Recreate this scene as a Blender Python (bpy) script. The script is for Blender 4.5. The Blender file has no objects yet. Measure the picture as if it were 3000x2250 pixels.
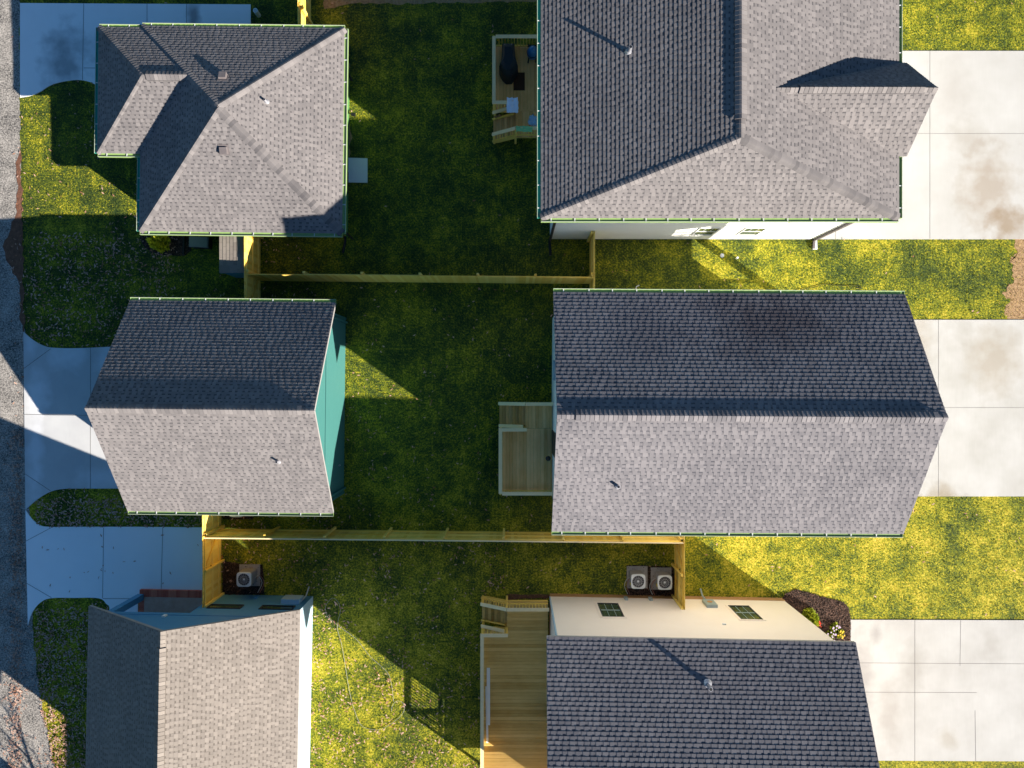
import bpy, math, random
import numpy as np
from mathutils import Vector, Matrix
R = math.radians
random.seed(7)
scene = bpy.context.scene
COL = scene.collection

# ------------------------------------------------------------------ camera, light
H = 30.0
F = 2050.0
cam_d = bpy.data.cameras.new("camera"); cam = bpy.data.objects.new("camera", cam_d); COL.objects.link(cam)
cam.location = (0, 0, H); cam.rotation_euler = (0, 0, 0)
cam_d.sensor_width = 36; cam_d.lens = 36 * F / 3000; cam_d.clip_end = 1000
scene.camera = cam

KX, KY = 1.9, 1.36                      # shadow run per metre of height (west, north)
SUN_EL = math.atan(1 / math.hypot(KX, KY))
world = bpy.data.worlds.new("World"); scene.world = world; world.use_nodes = True
wn = world.node_tree; bg = wn.nodes["Background"]
sky = wn.nodes.new("ShaderNodeTexSky"); sky.sky_type = 'NISHITA'; sky.sun_disc = False
sky.sun_elevation = SUN_EL; sky.sun_rotation = math.atan2(KX, -KY)
sky.air_density = 1.0; sky.dust_density = 0.3; sky.ozone_density = 2.0
hs = wn.nodes.new("ShaderNodeHueSaturation"); hs.inputs["Value"].default_value = .95; hs.inputs["Saturation"].default_value = 1.30
wn.links.new(sky.outputs[0], hs.inputs["Color"]); wn.links.new(hs.outputs[0], bg.inputs[0]); bg.inputs[1].default_value = 0.05
sd = bpy.data.lights.new("sun", 'SUN'); so = bpy.data.objects.new("sun", sd); COL.objects.link(so)
sd.energy = 5.0; sd.angle = R(0.5); sd.color = (1.0, 0.925, 0.82)
so.location = (30, -20, 40)
so.rotation_euler = Vector((-KX, KY, -1)).to_track_quat('-Z', 'Y').to_euler()
scene.view_settings.view_transform = 'Standard'; scene.view_settings.look = 'None'
scene.view_settings.exposure = 1.4; scene.view_settings.gamma = 1.0

def P(px, py, z=0.0):
    s = (H - z) / F
    return Vector(((px - 1500) * s, (1125 - py) * s, z))
def G(pts, z=0.0):
    return [(P(a, b, z).x, P(a, b, z).y) for a, b in pts]

# ------------------------------------------------------------------ helpers
def tag(o, label=None, cat=None, group=None, kind=None):
    if label: o["label"] = label
    if cat: o["category"] = cat
    if group: o["group"] = group
    if kind: o["kind"] = kind
    return o
def thing(name, label, cat, loc=(0, 0, 0), rz=0.0, group=None):
    o = bpy.data.objects.new(name, None); COL.objects.link(o)
    o.location = loc; o.rotation_euler = (0, 0, rz); o.empty_display_size = .3
    return tag(o, label, cat, group)

class MB:
    def __init__(s): s.v = []; s.f = []; s.t = []; s.m = []
    def face(s, pts, tint=.5, mi=0):
        i = len(s.v); s.v.extend([tuple(p) for p in pts]); s.f.append(tuple(range(i, i + len(pts)))); s.t.append(tint); s.m.append(mi)
    def hexa(s, b, t, tint=.5, mi=0):          # b, t: matching loops, b below t, CCW from above
        n = len(b); i = len(s.v); s.v.extend([tuple(p) for p in b] + [tuple(p) for p in t])
        s.f.append(tuple(range(i + n, i + 2 * n))); s.f.append(tuple(range(i + n - 1, i - 1, -1)))
        for k in range(n):
            l = (k + 1) % n; s.f.append((i + k, i + l, i + n + l, i + n + k))
        s.t.extend([tint] * (n + 2)); s.m.extend([mi] * (n + 2))
    def box(s, x0, x1, y0, y1, z0, z1, tint=.5, mi=0):
        b = [(x0, y0), (x1, y0), (x1, y1), (x0, y1)]
        s.hexa([(x, y, z0) for x, y in b], [(x, y, z1) for x, y in b], tint, mi)
    def beam(s, p0, p1, w, h, tint=.5, mi=0, up=(0, 0, 1)):
        p0 = Vector(p0); p1 = Vector(p1); d = (p1 - p0).normalized(); up = Vector(up)
        if abs(d.dot(up)) > .98: up = Vector((1, 0, 0))
        a = d.cross(up).normalized() * (w / 2); u = a.cross(d).normalized() * (h / 2)
        q = lambda p: [p - a - u, p + a - u, p + a + u, p - a + u]
        s.hexa(q(p1), q(p0), tint, mi)
    def prism(s, poly, z0, z1, tint=.5, mi=0):
        s.hexa([(x, y, z0) for x, y in poly], [(x, y, z1) for x, y in poly], tint, mi)
    def cyl(s, c, r, z0, z1, n=12, r2=None, tint=.5, mi=0):
        r2 = r if r2 is None else r2
        a = [2 * math.pi * k / n for k in range(n)]
        s.hexa([(c[0] + r * math.cos(t), c[1] + r * math.sin(t), z0) for t in a], [(c[0] + r2 * math.cos(t), c[1] + r2 * math.sin(t), z1) for t in a], tint, mi)
    def tube(s, pts, r, n=6, tint=.5, mi=0):
        pts = [Vector(p) for p in pts]; i0 = len(s.v); m = len(pts)
        for k, p in enumerate(pts):
            d = (pts[min(k + 1, m - 1)] - pts[max(k - 1, 0)]).normalized()
            a = d.cross(Vector((0, 0, 1)))
            a = Vector((1, 0, 0)) if a.length < 1e-3 else a.normalized()
            u = a.cross(d).normalized(); rr = r(k / (m - 1)) if callable(r) else r
            for j in range(n):
                t = 2 * math.pi * j / n; s.v.append(tuple(p + a * rr * math.cos(t) + u * rr * math.sin(t)))
        for k in range(m - 1):
            for j in range(n):
                l = (j + 1) % n
                s.f.append((i0 + k * n + j, i0 + k * n + l, i0 + (k + 1) * n + l, i0 + (k + 1) * n + j)); s.t.append(tint); s.m.append(mi)
        s.f.append(tuple(i0 + j for j in range(n))); s.f.append(tuple(i0 + (m - 1) * n + j for j in range(n))); s.t += [tint] * 2; s.m += [mi] * 2
    def revolve(s, c, prof, n=24, tint=.5, mi=0, sx=1, sy=1):
        i0 = len(s.v)
        for r, z in prof:
            for j in range(n):
                t = 2 * math.pi * j / n; s.v.append((c[0] + r * sx * math.cos(t), c[1] + r * sy * math.sin(t), c[2] + z))
        for k in range(len(prof) - 1):
            for j in range(n):
                l = (j + 1) % n; s.f.append((i0 + k * n + j, i0 + k * n + l, i0 + (k + 1) * n + l, i0 + (k + 1) * n + j)); s.t.append(tint); s.m.append(mi)
    def build(s, name, mats, parent=None, world=False, smooth=False):
        v = s.v
        if world and parent is not None:
            r = parent
            while r.parent: r = r.parent
            o = r.location; v = [(a - o[0], b - o[1], c - o[2]) for a, b, c in v]
        me = bpy.data.meshes.new(name); me.from_pydata(v, [], s.f)
        at = me.attributes.new("tint", 'FLOAT', 'FACE'); at.data.foreach_set("value", s.t)
        if not isinstance(mats, (list, tuple)): mats = [mats]
        for m in mats: me.materials.append(m)
        if len(mats) > 1: me.polygons.foreach_set("material_index", s.m)
        if smooth: me.polygons.foreach_set("use_smooth", [True] * len(s.f))
        me.update()
        ob = bpy.data.objects.new(name, me); COL.objects.link(ob); ob.parent = parent
        return ob

# ------------------------------------------------------------------ materials
def mat(name, c1, c2=None, rough=.8, tint=0.0, ns=0, nm=0.0, bump=None, stretch=(1, 1, 1), metal=0.0, c3=None, big=None, spec=.3, emis=None, coord='Object', lap=0):
    m = bpy.data.materials.new(name); m.use_nodes = True; t = m.node_tree; b = t.nodes["Principled BSDF"]
    b.inputs["Roughness"].default_value = rough; b.inputs["Metallic"].default_value = metal
    b.inputs["Specular IOR Level"].default_value = spec
    c1 = (*c1, 1); c2 = (*(c2 or c1[:3]), 1)
    tc = t.nodes.new("ShaderNodeTexCoord"); mp = t.nodes.new("ShaderNodeMapping"); mp.inputs["Scale"].default_value = stretch
    t.links.new(tc.outputs[coord], mp.inputs[0])
    def noise(scale, det=6, src=None):
        n = t.nodes.new("ShaderNodeTexNoise"); n.inputs["Scale"].default_value = scale; n.inputs["Detail"].default_value = det
        n.inputs["Roughness"].default_value = .62
        t.links.new(src or mp.outputs[0], n.inputs["Vector"]); return n.outputs["Fac"]
    def mth(op, a, bb):
        n = t.nodes.new("ShaderNodeMath"); n.operation = op
        for i, x in enumerate((a, bb)):
            if hasattr(x, 'links') or hasattr(x, 'node'): t.links.new(x, n.inputs[i])
            else: n.inputs[i].default_value = x
        return n.outputs[0]
    fac = None
    if tint:
        a = t.nodes.new("ShaderNodeAttribute"); a.attribute_name = "tint"
        fac = mth('ADD', mth('MULTIPLY', a.outputs["Fac"], tint), .5 - tint / 2)
    if ns:
        n = mth('MULTIPLY', mth('SUBTRACT', noise(ns), .5), nm)
        fac = mth('ADD', fac, n) if fac is not None else mth('ADD', n, .5)
    if big:
        n = mth('MULTIPLY', mth('SUBTRACT', noise(big[0], 3, tc.outputs[coord]), .5), big[1])
        fac = mth('ADD', fac, n) if fac is not None else mth('ADD', n, .5)
    if fac is None: b.inputs["Base Color"].default_value = c1
    else:
        r = t.nodes.new("ShaderNodeValToRGB"); r.color_ramp.elements[0].color = c1; r.color_ramp.elements[1].color = c2
        if c3: e = r.color_ramp.elements.new(.5); e.color = (*c3, 1)
        t.links.new(fac, r.inputs[0]); t.links.new(r.outputs[0], b.inputs["Base Color"])
    if bump:
        bn = t.nodes.new("ShaderNodeBump"); bn.inputs["Strength"].default_value = bump[1]; bn.inputs["Distance"].default_value = bump[2]
        t.links.new(noise(bump[0], 4), bn.inputs["Height"]); t.links.new(bn.outputs[0], b.inputs["Normal"])
    if lap:
        sx = t.nodes.new("ShaderNodeSeparateXYZ"); t.links.new(tc.outputs['Object'], sx.inputs[0])
        fr = mth('FRACT', mth('DIVIDE', sx.outputs[2], lap), 0.0); bn = t.nodes.new("ShaderNodeBump"); bn.inputs["Strength"].default_value = .9; bn.inputs["Distance"].default_value = .014; bn.invert = True
        t.links.new(fr, bn.inputs["Height"]); t.links.new(bn.outputs[0], b.inputs["Normal"])
    return m

M = {}
M['shingle'] = mat('shingle', (.060, .057, .062), (.252, .230, .224), .93, tint=.9, ns=90, nm=.5, bump=(160, .35, .004), big=(.5, .35), spec=.15)
M['shingle_tan'] = mat('shingle_tan', (.10, .086, .076), (.282, .247, .218), .93, tint=.9, ns=90, nm=.5, bump=(160, .35, .004), big=(.5, .3), spec=.15)
M['shingle_dark'] = mat('shingle_dark', (.055, .056, .068), (.245, .228, .234), .93, tint=.9, ns=90, nm=.5, bump=(160, .35, .004), big=(.4, .5), spec=.15)
SPOTS_LATER = 1
M['deckboard'] = mat('roof_deck', (.07, .06, .055), rough=.9)
M['white'] = mat('white_trim', (.78, .78, .76), rough=.5)
M['white_siding'] = mat('white_siding', (.88, .88, .86), (.93, .93, .91), .6, ns=3, nm=.6, lap=.19)
M['cream'] = mat('cream_siding', (.86, .74, .62), (.93, .82, .71), .6, ns=2, nm=.8, lap=.19)
M['teal'] = mat('teal_siding', (.042, .155, .145), (.062, .20, .182), .55, ns=30, nm=1.0, stretch=(1, .04, 1), lap=.19)
M['green'] = mat('green_siding', (.07, .20, .06), (.10, .26, .09), .6, ns=2, nm=.8)
M['blue'] = mat('blue_siding', (.07, .24, .42), (.10, .29, .48), .55, ns=3, nm=.6, lap=.19)
M['pale_and_sunlit_blue'] = mat('pale_and_sunlit_siding', (.36, .50, .58), (.40, .54, .62), .55, ns=3, nm=.6, lap=.19)  # blue siding with sunlight mixed into its colour; small fittings use it too
M['gutter'] = mat('gutter_paint', (.21, .33, .10), (.29, .42, .15), .4, ns=8, nm=1.2, spec=.5)
M['gutter_shade_teal'] = mat('gutter_shade_teal', (.02, .28, .20), (.035, .34, .25), .4, ns=8, nm=1.2, spec=.5)  # same green gutters, with the west-side shade put into the colour
M['lip'] = mat('gutter_lip', (.42, .47, .36), rough=.5)
M['bracket'] = mat('bracket_metal', (.60, .62, .60), rough=.5)
M['dark_metal'] = mat('dark_metal', (.035, .03, .03), rough=.5)
M['brown_metal'] = mat('brown_metal', (.09, .075, .075), (.18, .16, .16), rough=.5, ns=6, nm=1)
M['lead'] = mat('vent_metal', (.45, .45, .48), rough=.35, metal=.5)
M['glass'] = mat('window_glass', (.015, .028, .022), (.08, .12, .07), .08, ns=5, nm=2.5, spec=.8)
M['foundation'] = mat('foundation', (.36, .19, .08), (.50, .28, .12), .9, ns=6, nm=1.6)
M['found_grey'] = mat('foundation_block', (.30, .28, .27), (.4, .38, .36), .9, ns=6, nm=1.6)
WOOD = dict(rough=.78, tint=.75)
M['pine'] = mat('treated_pine', (.80, .49, .06), (.95, .72, .20), ns=9, nm=.8, stretch=(6, 6, .5), bump=(20, .2, .004), **WOOD)
M['pine_cap'] = mat('pine_cap', (.85, .62, .28), (.97, .78, .46), ns=9, nm=.8, **WOOD)
M['deck_gold'] = mat('deck_boards_gold', (.50, .28, .06), (.80, .54, .18), ns=3.5, nm=.9, stretch=(.6, 5, 1), big=(.8, .9), bump=(20, .15, .003), **WOOD)
M['deck_olive'] = mat('deck_boards_olive', (.66, .35, .10), (.96, .62, .28), ns=3.5, nm=.9, stretch=(5, .6, 1), big=(.9, .9), bump=(20, .15, .003), **WOOD)
M['deck_brown'] = mat('deck_boards_brown', (.60, .29, .08), (.92, .54, .22), ns=3.5, nm=.9, stretch=(5, .6, 1), big=(.9, .9), bump=(20, .15, .003), **WOOD)
M['brick'] = mat('brick', (.50, .09, .055), (.70, .20, .12), .85, tint=1, ns=12, nm=.6)
M['porch_slab'] = mat('porch_slab', (.52, .26, .18), (.68, .42, .32), .8, ns=4, nm=1.6)
M['black'] = mat('black_plastic', (.012, .013, .015), rough=.45)
M['black_cloth'] = mat('black_cover', (.006, .008, .010), (.012, .016, .02), .6, ns=5, nm=1.5, bump=(8, .5, .02))
M['blue_glaze'] = mat('blue_glaze', (.008, .09, .20), (.012, .14, .28), .3, ns=6, nm=1.2, spec=.6)
M['blue_bright'] = mat('blue_plastic', (.01, .10, .50), rough=.3, spec=.6)
M['mat_brown'] = mat('door_mat', (.035, .014, .006), (.07, .03, .014), .95, ns=30, nm=1.6, bump=(60, .6, .01))
M['towel_white'] = mat('towel_white', (.62, .66, .80), (.78, .80, .88), .95, ns=10, nm=1.2, bump=(40, .4, .01))
M['towel_blue'] = mat('towel_blue', (.22, .42, .62), (.46, .66, .84), .95, ns=26, nm=2.4, bump=(40, .4, .01))
M['towel_green'] = mat('towel_green', (.20, .52, .22), (.30, .62, .30), .95, ns=26, nm=1.4, bump=(40, .4, .01))
M['grey_lid'] = mat('grey_lid', (.10, .11, .13), (.16, .17, .19), .7, ns=30, nm=1.2)
M['ac_case'] = mat('ac_case', (.28, .26, .24), (.36, .34, .32), .5, ns=4, nm=1)
M['ac_top'] = mat('ac_top', (.66, .68, .68), rough=.4)
M['ac_dark'] = mat('ac_dark', (.06, .055, .06), rough=.6)
M['ac_blade'] = mat('ac_blade', (.30, .32, .36), rough=.35, metal=.3)
M['pad'] = mat('equipment_pad', (.24, .22, .21), (.42, .40, .38), .8, ns=9, nm=1.4)
M['line'] = mat('pale_line', (.5, .5, .48), rough=.6)
M['copper'] = mat('copper_line', (.35, .14, .10), rough=.5)
M['meter'] = mat('meter_box', (.28, .34, .34), (.34, .40, .39), .5, ns=5, nm=1)
M['yellow'] = mat('yellow_tag', (.7, .6, .05), rough=.6)
M['bark'] = mat('bark', (.08, .06, .045), (.16, .12, .09), .95, ns=8, nm=1.5)
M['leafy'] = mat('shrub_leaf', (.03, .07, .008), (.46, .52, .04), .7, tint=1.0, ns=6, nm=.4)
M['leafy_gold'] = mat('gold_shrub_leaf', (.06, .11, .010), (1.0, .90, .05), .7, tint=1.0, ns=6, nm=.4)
M['petal_red'] = mat('petal_red', (.75, .05, .02), rough=.6)
M['petal_yellow'] = mat('petal_yellow', (.85, .55, .03), rough=.6)
M['petal_pale'] = mat('petal_pale', (.60, .48, .66), rough=.6)
M['joint'] = mat('joint', (.17, .16, .15), rough=.95)

M['hose'] = mat('hose', (.33, .32, .28), rough=.6)
# ---- position-masked ground materials
def add_spots(m, spots, colour_in=None):
    """blotches of dirt / damp at world x, y: (x, y, rx, ry, colour, strength, rotation)"""
    t = m.node_tree; b = t.nodes["Principled BSDF"]
    src = b.inputs["Base Color"].links[0].from_socket
    geo = t.nodes.new("ShaderNodeNewGeometry")
    nz = t.nodes.new("ShaderNodeTexNoise"); nz.inputs["Scale"].default_value = 1.6; nz.inputs["Detail"].default_value = 5
    t.links.new(geo.outputs["Position"], nz.inputs["Vector"])
    for (x, y, rx, ry, c, st) in spots:
        mp = t.nodes.new("ShaderNodeMapping"); mp.vector_type = 'POINT'
        mp.inputs["Location"].default_value = (-x / rx, -y / ry, 0); mp.inputs["Scale"].default_value = (1 / rx, 1 / ry, 0)
        t.links.new(geo.outputs["Position"], mp.inputs[0])
        ln = t.nodes.new("ShaderNodeVectorMath"); ln.operation = 'LENGTH'; t.links.new(mp.outputs[0], ln.inputs[0])
        ad = t.nodes.new("ShaderNodeMath"); ad.operation = 'MULTIPLY_ADD'; t.links.new(nz.outputs["Fac"], ad.inputs[0]); ad.inputs[1].default_value = 1.9
        t.links.new(ln.outputs["Value"], ad.inputs[2])
        mr = t.nodes.new("ShaderNodeMapRange"); mr.inputs["From Min"].default_value = 2.15; mr.inputs["From Max"].default_value = 1.15
        mr.inputs["To Min"].default_value = 0; mr.inputs["To Max"].default_value = st; t.links.new(ad.outputs[0], mr.inputs[0])
        mx = t.nodes.new("ShaderNodeMix"); mx.data_type = 'RGBA'; t.links.new(mr.outputs[0], mx.inputs[0])
        t.links.new(src, mx.inputs[6]); mx.inputs[7].default_value = (*c, 1); src = mx.outputs[2]
    t.links.new(src, b.inputs["Base Color"])

add_spots(M['shingle_dark'], [(8.7, 2.0, 2.6, 1.3, (.060, .045, .048), .65), (4.4, 1.6, 1.4, 1.2, (.10, .09, .10), .4)])
def concrete(name, c1, c2, spots=()):
    m = mat(name, c1, c2, .85, ns=14, nm=.35, stretch=(1.0, .12, 1), big=(.55, 1.7), bump=(60, .25, .004), coord='Object')
    add_spots(m, spots) if spots else None
    return m
BR = (.25, .175, .10)
M['conc_a'] = concrete('concrete_damp_stain', (.78, .78, .79), (.86, .86, .87), [(-19.2, 13.9, 1.0, 1.6, (.26, .28, .30), .8), (-17.3, 14.4, 1.4, .7, (.42, .44, .46), .5), (-13.6, 15.5, .35, 1.2, (.20, .20, .21), .8)])
M['conc_b'] = concrete('concrete_patchy', (.44, .44, .445), (.56, .56, .55), [(-20.3, -.3, .5, 1.1, (.72, .72, .74), .8), (-19, 1.2, .8, .7, (.72, .73, .76), .7), (-17.3, 1.0, .6, .7, (.70, .72, .76), .7), (-20.4, -3, .35, 2.2, (.70, .71, .74), .7), (-17.4, -4.0, 1.2, .5, (.68, .69, .72), .6), (-20.6, 2.0, .3, .9, (.68, .69, .72), .6)])
M['conc_c'] = concrete('concrete_clean', (.84, .84, .85), (.90, .90, .91))
M['conc_d'] = concrete('concrete_brown_stain', (.42, .405, .375), (.50, .49, .465), [(20.4, 8.3, 1.3, 2.0, BR, .5), (21.3, 6.9, 1.0, .9, BR, .7), (19.6, 10.5, 1.0, .8, (.32, .28, .23), .45), (18.9, 12.5, .8, 1.6, (.36, .33, .30), .4)])
M['conc_e'] = concrete('concrete_bright', (.385, .37, .335), (.52, .51, .485), [(18.4, -5.0, .9, .8, (.29, .24, .17), .8), (17.6, -5.1, .5, .4, (.29, .24, .17), .8), (20.6, 1.0, 1.3, 1.6, (.32, .27, .20), .6), (17.4, 1.8, .7, 1.2, (.32, .27, .20), .6), (19.2, 2.2, .6, 1.0, (.35, .33, .29), .5)])
M['conc_f'] = concrete('concrete_streaked', (.385, .37, .345), (.505, .495, .47), [(15.0, -12.6, .5, 2.0, (.27, .25, .24), .6), (17.2, -12.2, .6, 1.2, (.30, .28, .25), .5), (16.2, -14.3, .5, 1.6, (.31, .28, .25), .5), (18.6, -15.2, .5, .6, (.31, .27, .21), .5), (20.5, -11.2, .5, .8, (.31, .29, .26), .5), (15.6, -10.6, .3, .5, (.24, .22, .21), .5)])
M['conc_pad'] = concrete('concrete_pad', (.62, .64, .64), (.70, .72, .71))

def grass_material(name, blades):
    m = bpy.data.materials.new(name); m.use_nodes = True; t = m.node_tree; b = t.nodes["Principled BSDF"]
    b.inputs["Roughness"].default_value = .8; b.inputs["Specular IOR Level"].default_value = .15
    g = t.nodes.new("ShaderNodeNewGeometry"); L = t.links
    def N(sc, det=5):
        n = t.nodes.new("ShaderNodeTexNoise"); n.inputs["Scale"].default_value = sc; n.inputs["Detail"].default_value = det; n.inputs["Roughness"].default_value = .65
        L.new(g.outputs["Position"], n.inputs["Vector"]); return n.outputs["Fac"]
    def mth(op, a, c, d=None):
        n = t.nodes.new("ShaderNodeMath"); n.operation = op
        for i, x in enumerate((a, c, d)):
            if x is None: continue
            if isinstance(x, (int, float)): n.inputs[i].default_value = x
            else: L.new(x, n.inputs[i])
        return n.outputs[0]
    sep = t.nodes.new("ShaderNodeSeparateXYZ"); L.new(g.outputs["Position"], sep.inputs[0])
    # how yellow the sod is: the street side and the middle yards are greener, the east front lawns dry
    mr = t.nodes.new("ShaderNodeMapRange"); L.new(sep.outputs[0], mr.inputs[0]); mr.inputs[1].default_value = 2; mr.inputs[2].default_value = 9; mr.inputs[3].default_value = 0; mr.inputs[4].default_value = .06
    mry = t.nodes.new("ShaderNodeMapRange"); L.new(sep.outputs[1], mry.inputs[0]); mry.inputs[1].default_value = 0; mry.inputs[2].default_value = -10; mry.inputs[3].default_value = 0; mry.inputs[4].default_value = .09
    bk = t.nodes.new("ShaderNodeTexBrick"); bk.inputs["Scale"].default_value = 1.0; bk.offset = .5; bk.inputs["Brick Width"].default_value = .62; bk.inputs["Row Height"].default_value = 1.5
    bk.inputs["Color1"].default_value = (.40, .40, .40, 1); bk.inputs["Color2"].default_value = (.60, .60, .60, 1); bk.inputs["Mortar"].default_value = (.60, .60, .60, 1); bk.inputs["Mortar Size"].default_value = .025; bk.inputs["Mortar Smooth"].default_value = .6
    L.new(g.outputs["Position"], bk.inputs["Vector"])
    f = mth('MULTIPLY_ADD', mth('SUBTRACT', N(.55, 3), .5), .65, .42)
    f = mth('MULTIPLY_ADD', mth('SUBTRACT', N(3.2, 4), .5), .50, f)
    f = mth('MULTIPLY_ADD', mth('SUBTRACT', N(13, 3), .5), 1.0, f)
    f = mth('MULTIPLY_ADD', mth('SUBTRACT', bk.outputs["Color"], .5), .38, f)
    f = mth('ADD', f, mr.outputs[0]); f = mth('ADD', f, mry.outputs[0])
    if blades:
        a = t.nodes.new("ShaderNodeAttribute"); a.attribute_name = "tint"; f = mth('MULTIPLY_ADD', mth('SUBTRACT', a.outputs["Fac"], .5), .55, f)
    else: f = mth('MULTIPLY_ADD', mth('SUBTRACT', N(45, 3), .5), .9, mth('SUBTRACT', f, .06))
    r = t.nodes.new("ShaderNodeValToRGB"); e = r.color_ramp.elements
    e[0].position = 0.05; e[0].color = (.012, .032, .008, 1); e[1].position = 1; e[1].color = (.46, .30, .10, 1)
    for pos, c in ((.28, (.040, .062, .016)), (.46, (.150, .180, .012)), (.60, (.44, .385, .020)), (.82, (.76, .55, .10))):
        x = e.new(pos); x.color = (*c, 1)
    L.new(f, r.inputs[0]); L.new(r.outputs[0], b.inputs["Base Color"])
    if not blades:
        bn = t.nodes.new("ShaderNodeBump"); bn.inputs["Strength"].default_value = .8; bn.inputs["Distance"].default_value = .03
        L.new(N(28, 5), bn.inputs["Height"]); L.new(bn.outputs[0], b.inputs["Normal"])
    return m
M['ground'] = grass_material('lawn_ground', False)
M['blade'] = grass_material('grass_blade', True)
M['road'] = mat('gravelly_asphalt', (.05, .048, .047), (.46, .42, .375), .95, ns=17, nm=3.0, big=(1.1, 1.2), bump=(40, .8, .02))
M['dirt'] = mat('bare_dirt', (.22, .12, .055), (.48, .32, .17), .95, ns=9, nm=2.2, bump=(24, .7, .03))
M['clay'] = mat('reddish_dirt', (.085, .04, .025), (.22, .10, .06), .95, ns=7, nm=2.0, bump=(24, .7, .03))
M['mulch'] = mat('mulch', (.018, .012, .010), (.15, .085, .06), .95, tint=.9, ns=20, nm=1.4, bump=(30, .9, .04))
M['leaf'] = mat('dry_leaf', (.30, .12, .06), (.66, .43, .33), .85, tint=1.0, ns=10, nm=.3)

# ------------------------------------------------------------------ ground, roads, slabs
def struct(name, mb, m): return tag(mb.build(name, m), kind='structure')
g = MB(); g.face([(-150, -150, 0), (150, -150, 0), (150, 150, 0), (-150, 150, 0)]); struct('ground', g, M['ground'])

def rag(poly, amp, step=.25, seed=1, closed=True):
    rnd = random.Random(seed); out = []; n = len(poly)
    for i in range(n):
        a = Vector(poly[i]); b = Vector(poly[(i + 1) % n]); k = max(1, int((b - a).length / step))
        for j in range(k):
            p = a.lerp(b, j / k); q = Vector((rnd.uniform(-amp, amp), rnd.uniform(-amp, amp))) if (j or amp > .05) else Vector((0, 0)); out.append((p.x + q.x, p.y + q.y))
    return out
def sheet(name, poly, z, m, kind='structure', parent=None):
    me = bpy.data.meshes.new(name); me.from_pydata([(x, y, z) for x, y in poly], [], [tuple(range(len(poly)))]); me.materials.append(m)
    if me.polygons[0].normal.z < 0: me.flip_normals()
    o = bpy.data.objects.new(name, me); COL.objects.link(o); o.parent = parent
    if kind and not parent: o["kind"] = kind
    return o
def smooth(pts, n=4):
    out = []; m = len(pts)
    for i in range(m - 1):
        p0, p1, p2, p3 = [Vector(pts[min(max(i + k, 0), m - 1)]) for k in (-1, 0, 1, 2)]
        for j in range(n):
            t = j / n; out.append(tuple(.5 * ((2 * p1) + (p2 - p0) * t + (2 * p0 - 5 * p1 + 4 * p2 - p3) * t * t + (3 * p1 - p0 - 3 * p2 + p3) * t ** 3)))
    out.append(tuple(pts[-1])); return out

ROAD = [(-27.6, 140), (-21.3, 140), (-21.12, 16.5), (-21.08, 10), (-20.98, 4), (-20.80, 0), (-20.7, -4), (-20.62, -8), (-20.5, -11), (-20.3, -13), (-19.9, -15), (-19.5, -17), (-19.3, -140), (-26.6, -140)]
road_poly = [p for p in rag(ROAD, .045, .16, 3)]; sheet('road', road_poly, .010, M['road'])
verge = rag(G([(58, 840), (40, 800), (18, 760), (12, 720), (25, 680), (45, 640), (52, 560), (50, 480), (60, 430), (66, 560), (68, 700), (70, 860), (72, 985), (60, 940)]), .06, .2, 5)
sheet('road_verge', verge, .016, M['clay'])
sheet('dirt', rag(G([(2972, 700), (3100, 690), (3100, 940), (2958, 940), (2942, 912), (2958, 880), (2940, 860), (2966, 820), (2962, 770), (2978, 735)]), .09, .07, 6), .004, M['dirt'])
sheet('dirt', rag(G([(940, -60), (1600, -60), (1600, 4), (1300, 8), (1150, 12), (1040, 10), (950, 26)]), .05, .2, 7), .006, M['dirt'])
sheet('dirt', rag(G([(1485, 1741), (1625, 1741), (1625, 1752), (1485, 1756)]), .03, .2, 8), .006, M['clay'])
sheet('dirt', rag(G([(1017, 140), (1024, 200), (1022, 330), (1030, 400), (1022, 460), (1012, 460), (1010, 140)]), .06, .2, 9), .006, M['dirt'])

slabs = []; JW = {}
def drive(name, poly, joints, m, z=.035):
    slabs.append(poly)
    mb = MB(); mb.prism(poly, -.05, z)
    o = struct(name, mb, m)
    for a, b in joints:
        j = MB(); j.beam((*a, z + .002), (*b, z + .002), (.012 if poly[0][0] > 5 else .018), .004); j.build('joint', M['joint'], o)
    return o
A_ = lambda *pts: [tuple(P(a, b)[:2]) for a, b in pts]
def ccw(p):
    s = sum(p[i][0] * p[(i + 1) % len(p)][1] - p[(i + 1) % len(p)][0] * p[i][1] for i in range(len(p))); return p if s > 0 else p[::-1]
c1 = smooth(A_((60, 286), (90, 281), (118, 270), (150, 250), (190, 239), (235, 235), (270, 243), (292, 258)))
drive('driveway', ccw(A_((60, 10), (400, 12), (735, 14), (735, 130), (430, 130), (430, 258)) + c1[::-1]),
      [A_((247, 12), (243, 235)), A_((247, 200), (430, 202)), A_((432, 12), (432, 130)), A_((548, 12), (547, 130))], M['conc_a'])
c1 = smooth(A_((70, 972), (98, 996), (130, 1013), (160, 1019), (230, 1020), (320, 1016)))
c2 = smooth(A_((350, 1431), (250, 1431), (190, 1432), (150, 1440), (112, 1462), (76, 1493)))
drive('driveway', ccw(c1 + A_((415, 1016), (415, 1431)) + c2), [A_((267, 1018), (266, 1431)), A_((71, 1214), (415, 1219)), A_((71, 1080), (150, 1022)), A_((75, 1388), (150, 1438))], M['conc_b'])
c1 = smooth(A_((76, 1494), (95, 1520), (118, 1538), (145, 1543), (230, 1543), (400, 1543)))
c2 = smooth(A_((305, 1900), (322, 1790), (312, 1768), (290, 1752), (220, 1751), (150, 1752), (118, 1766), (95, 1795), (83, 1832)))
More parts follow.
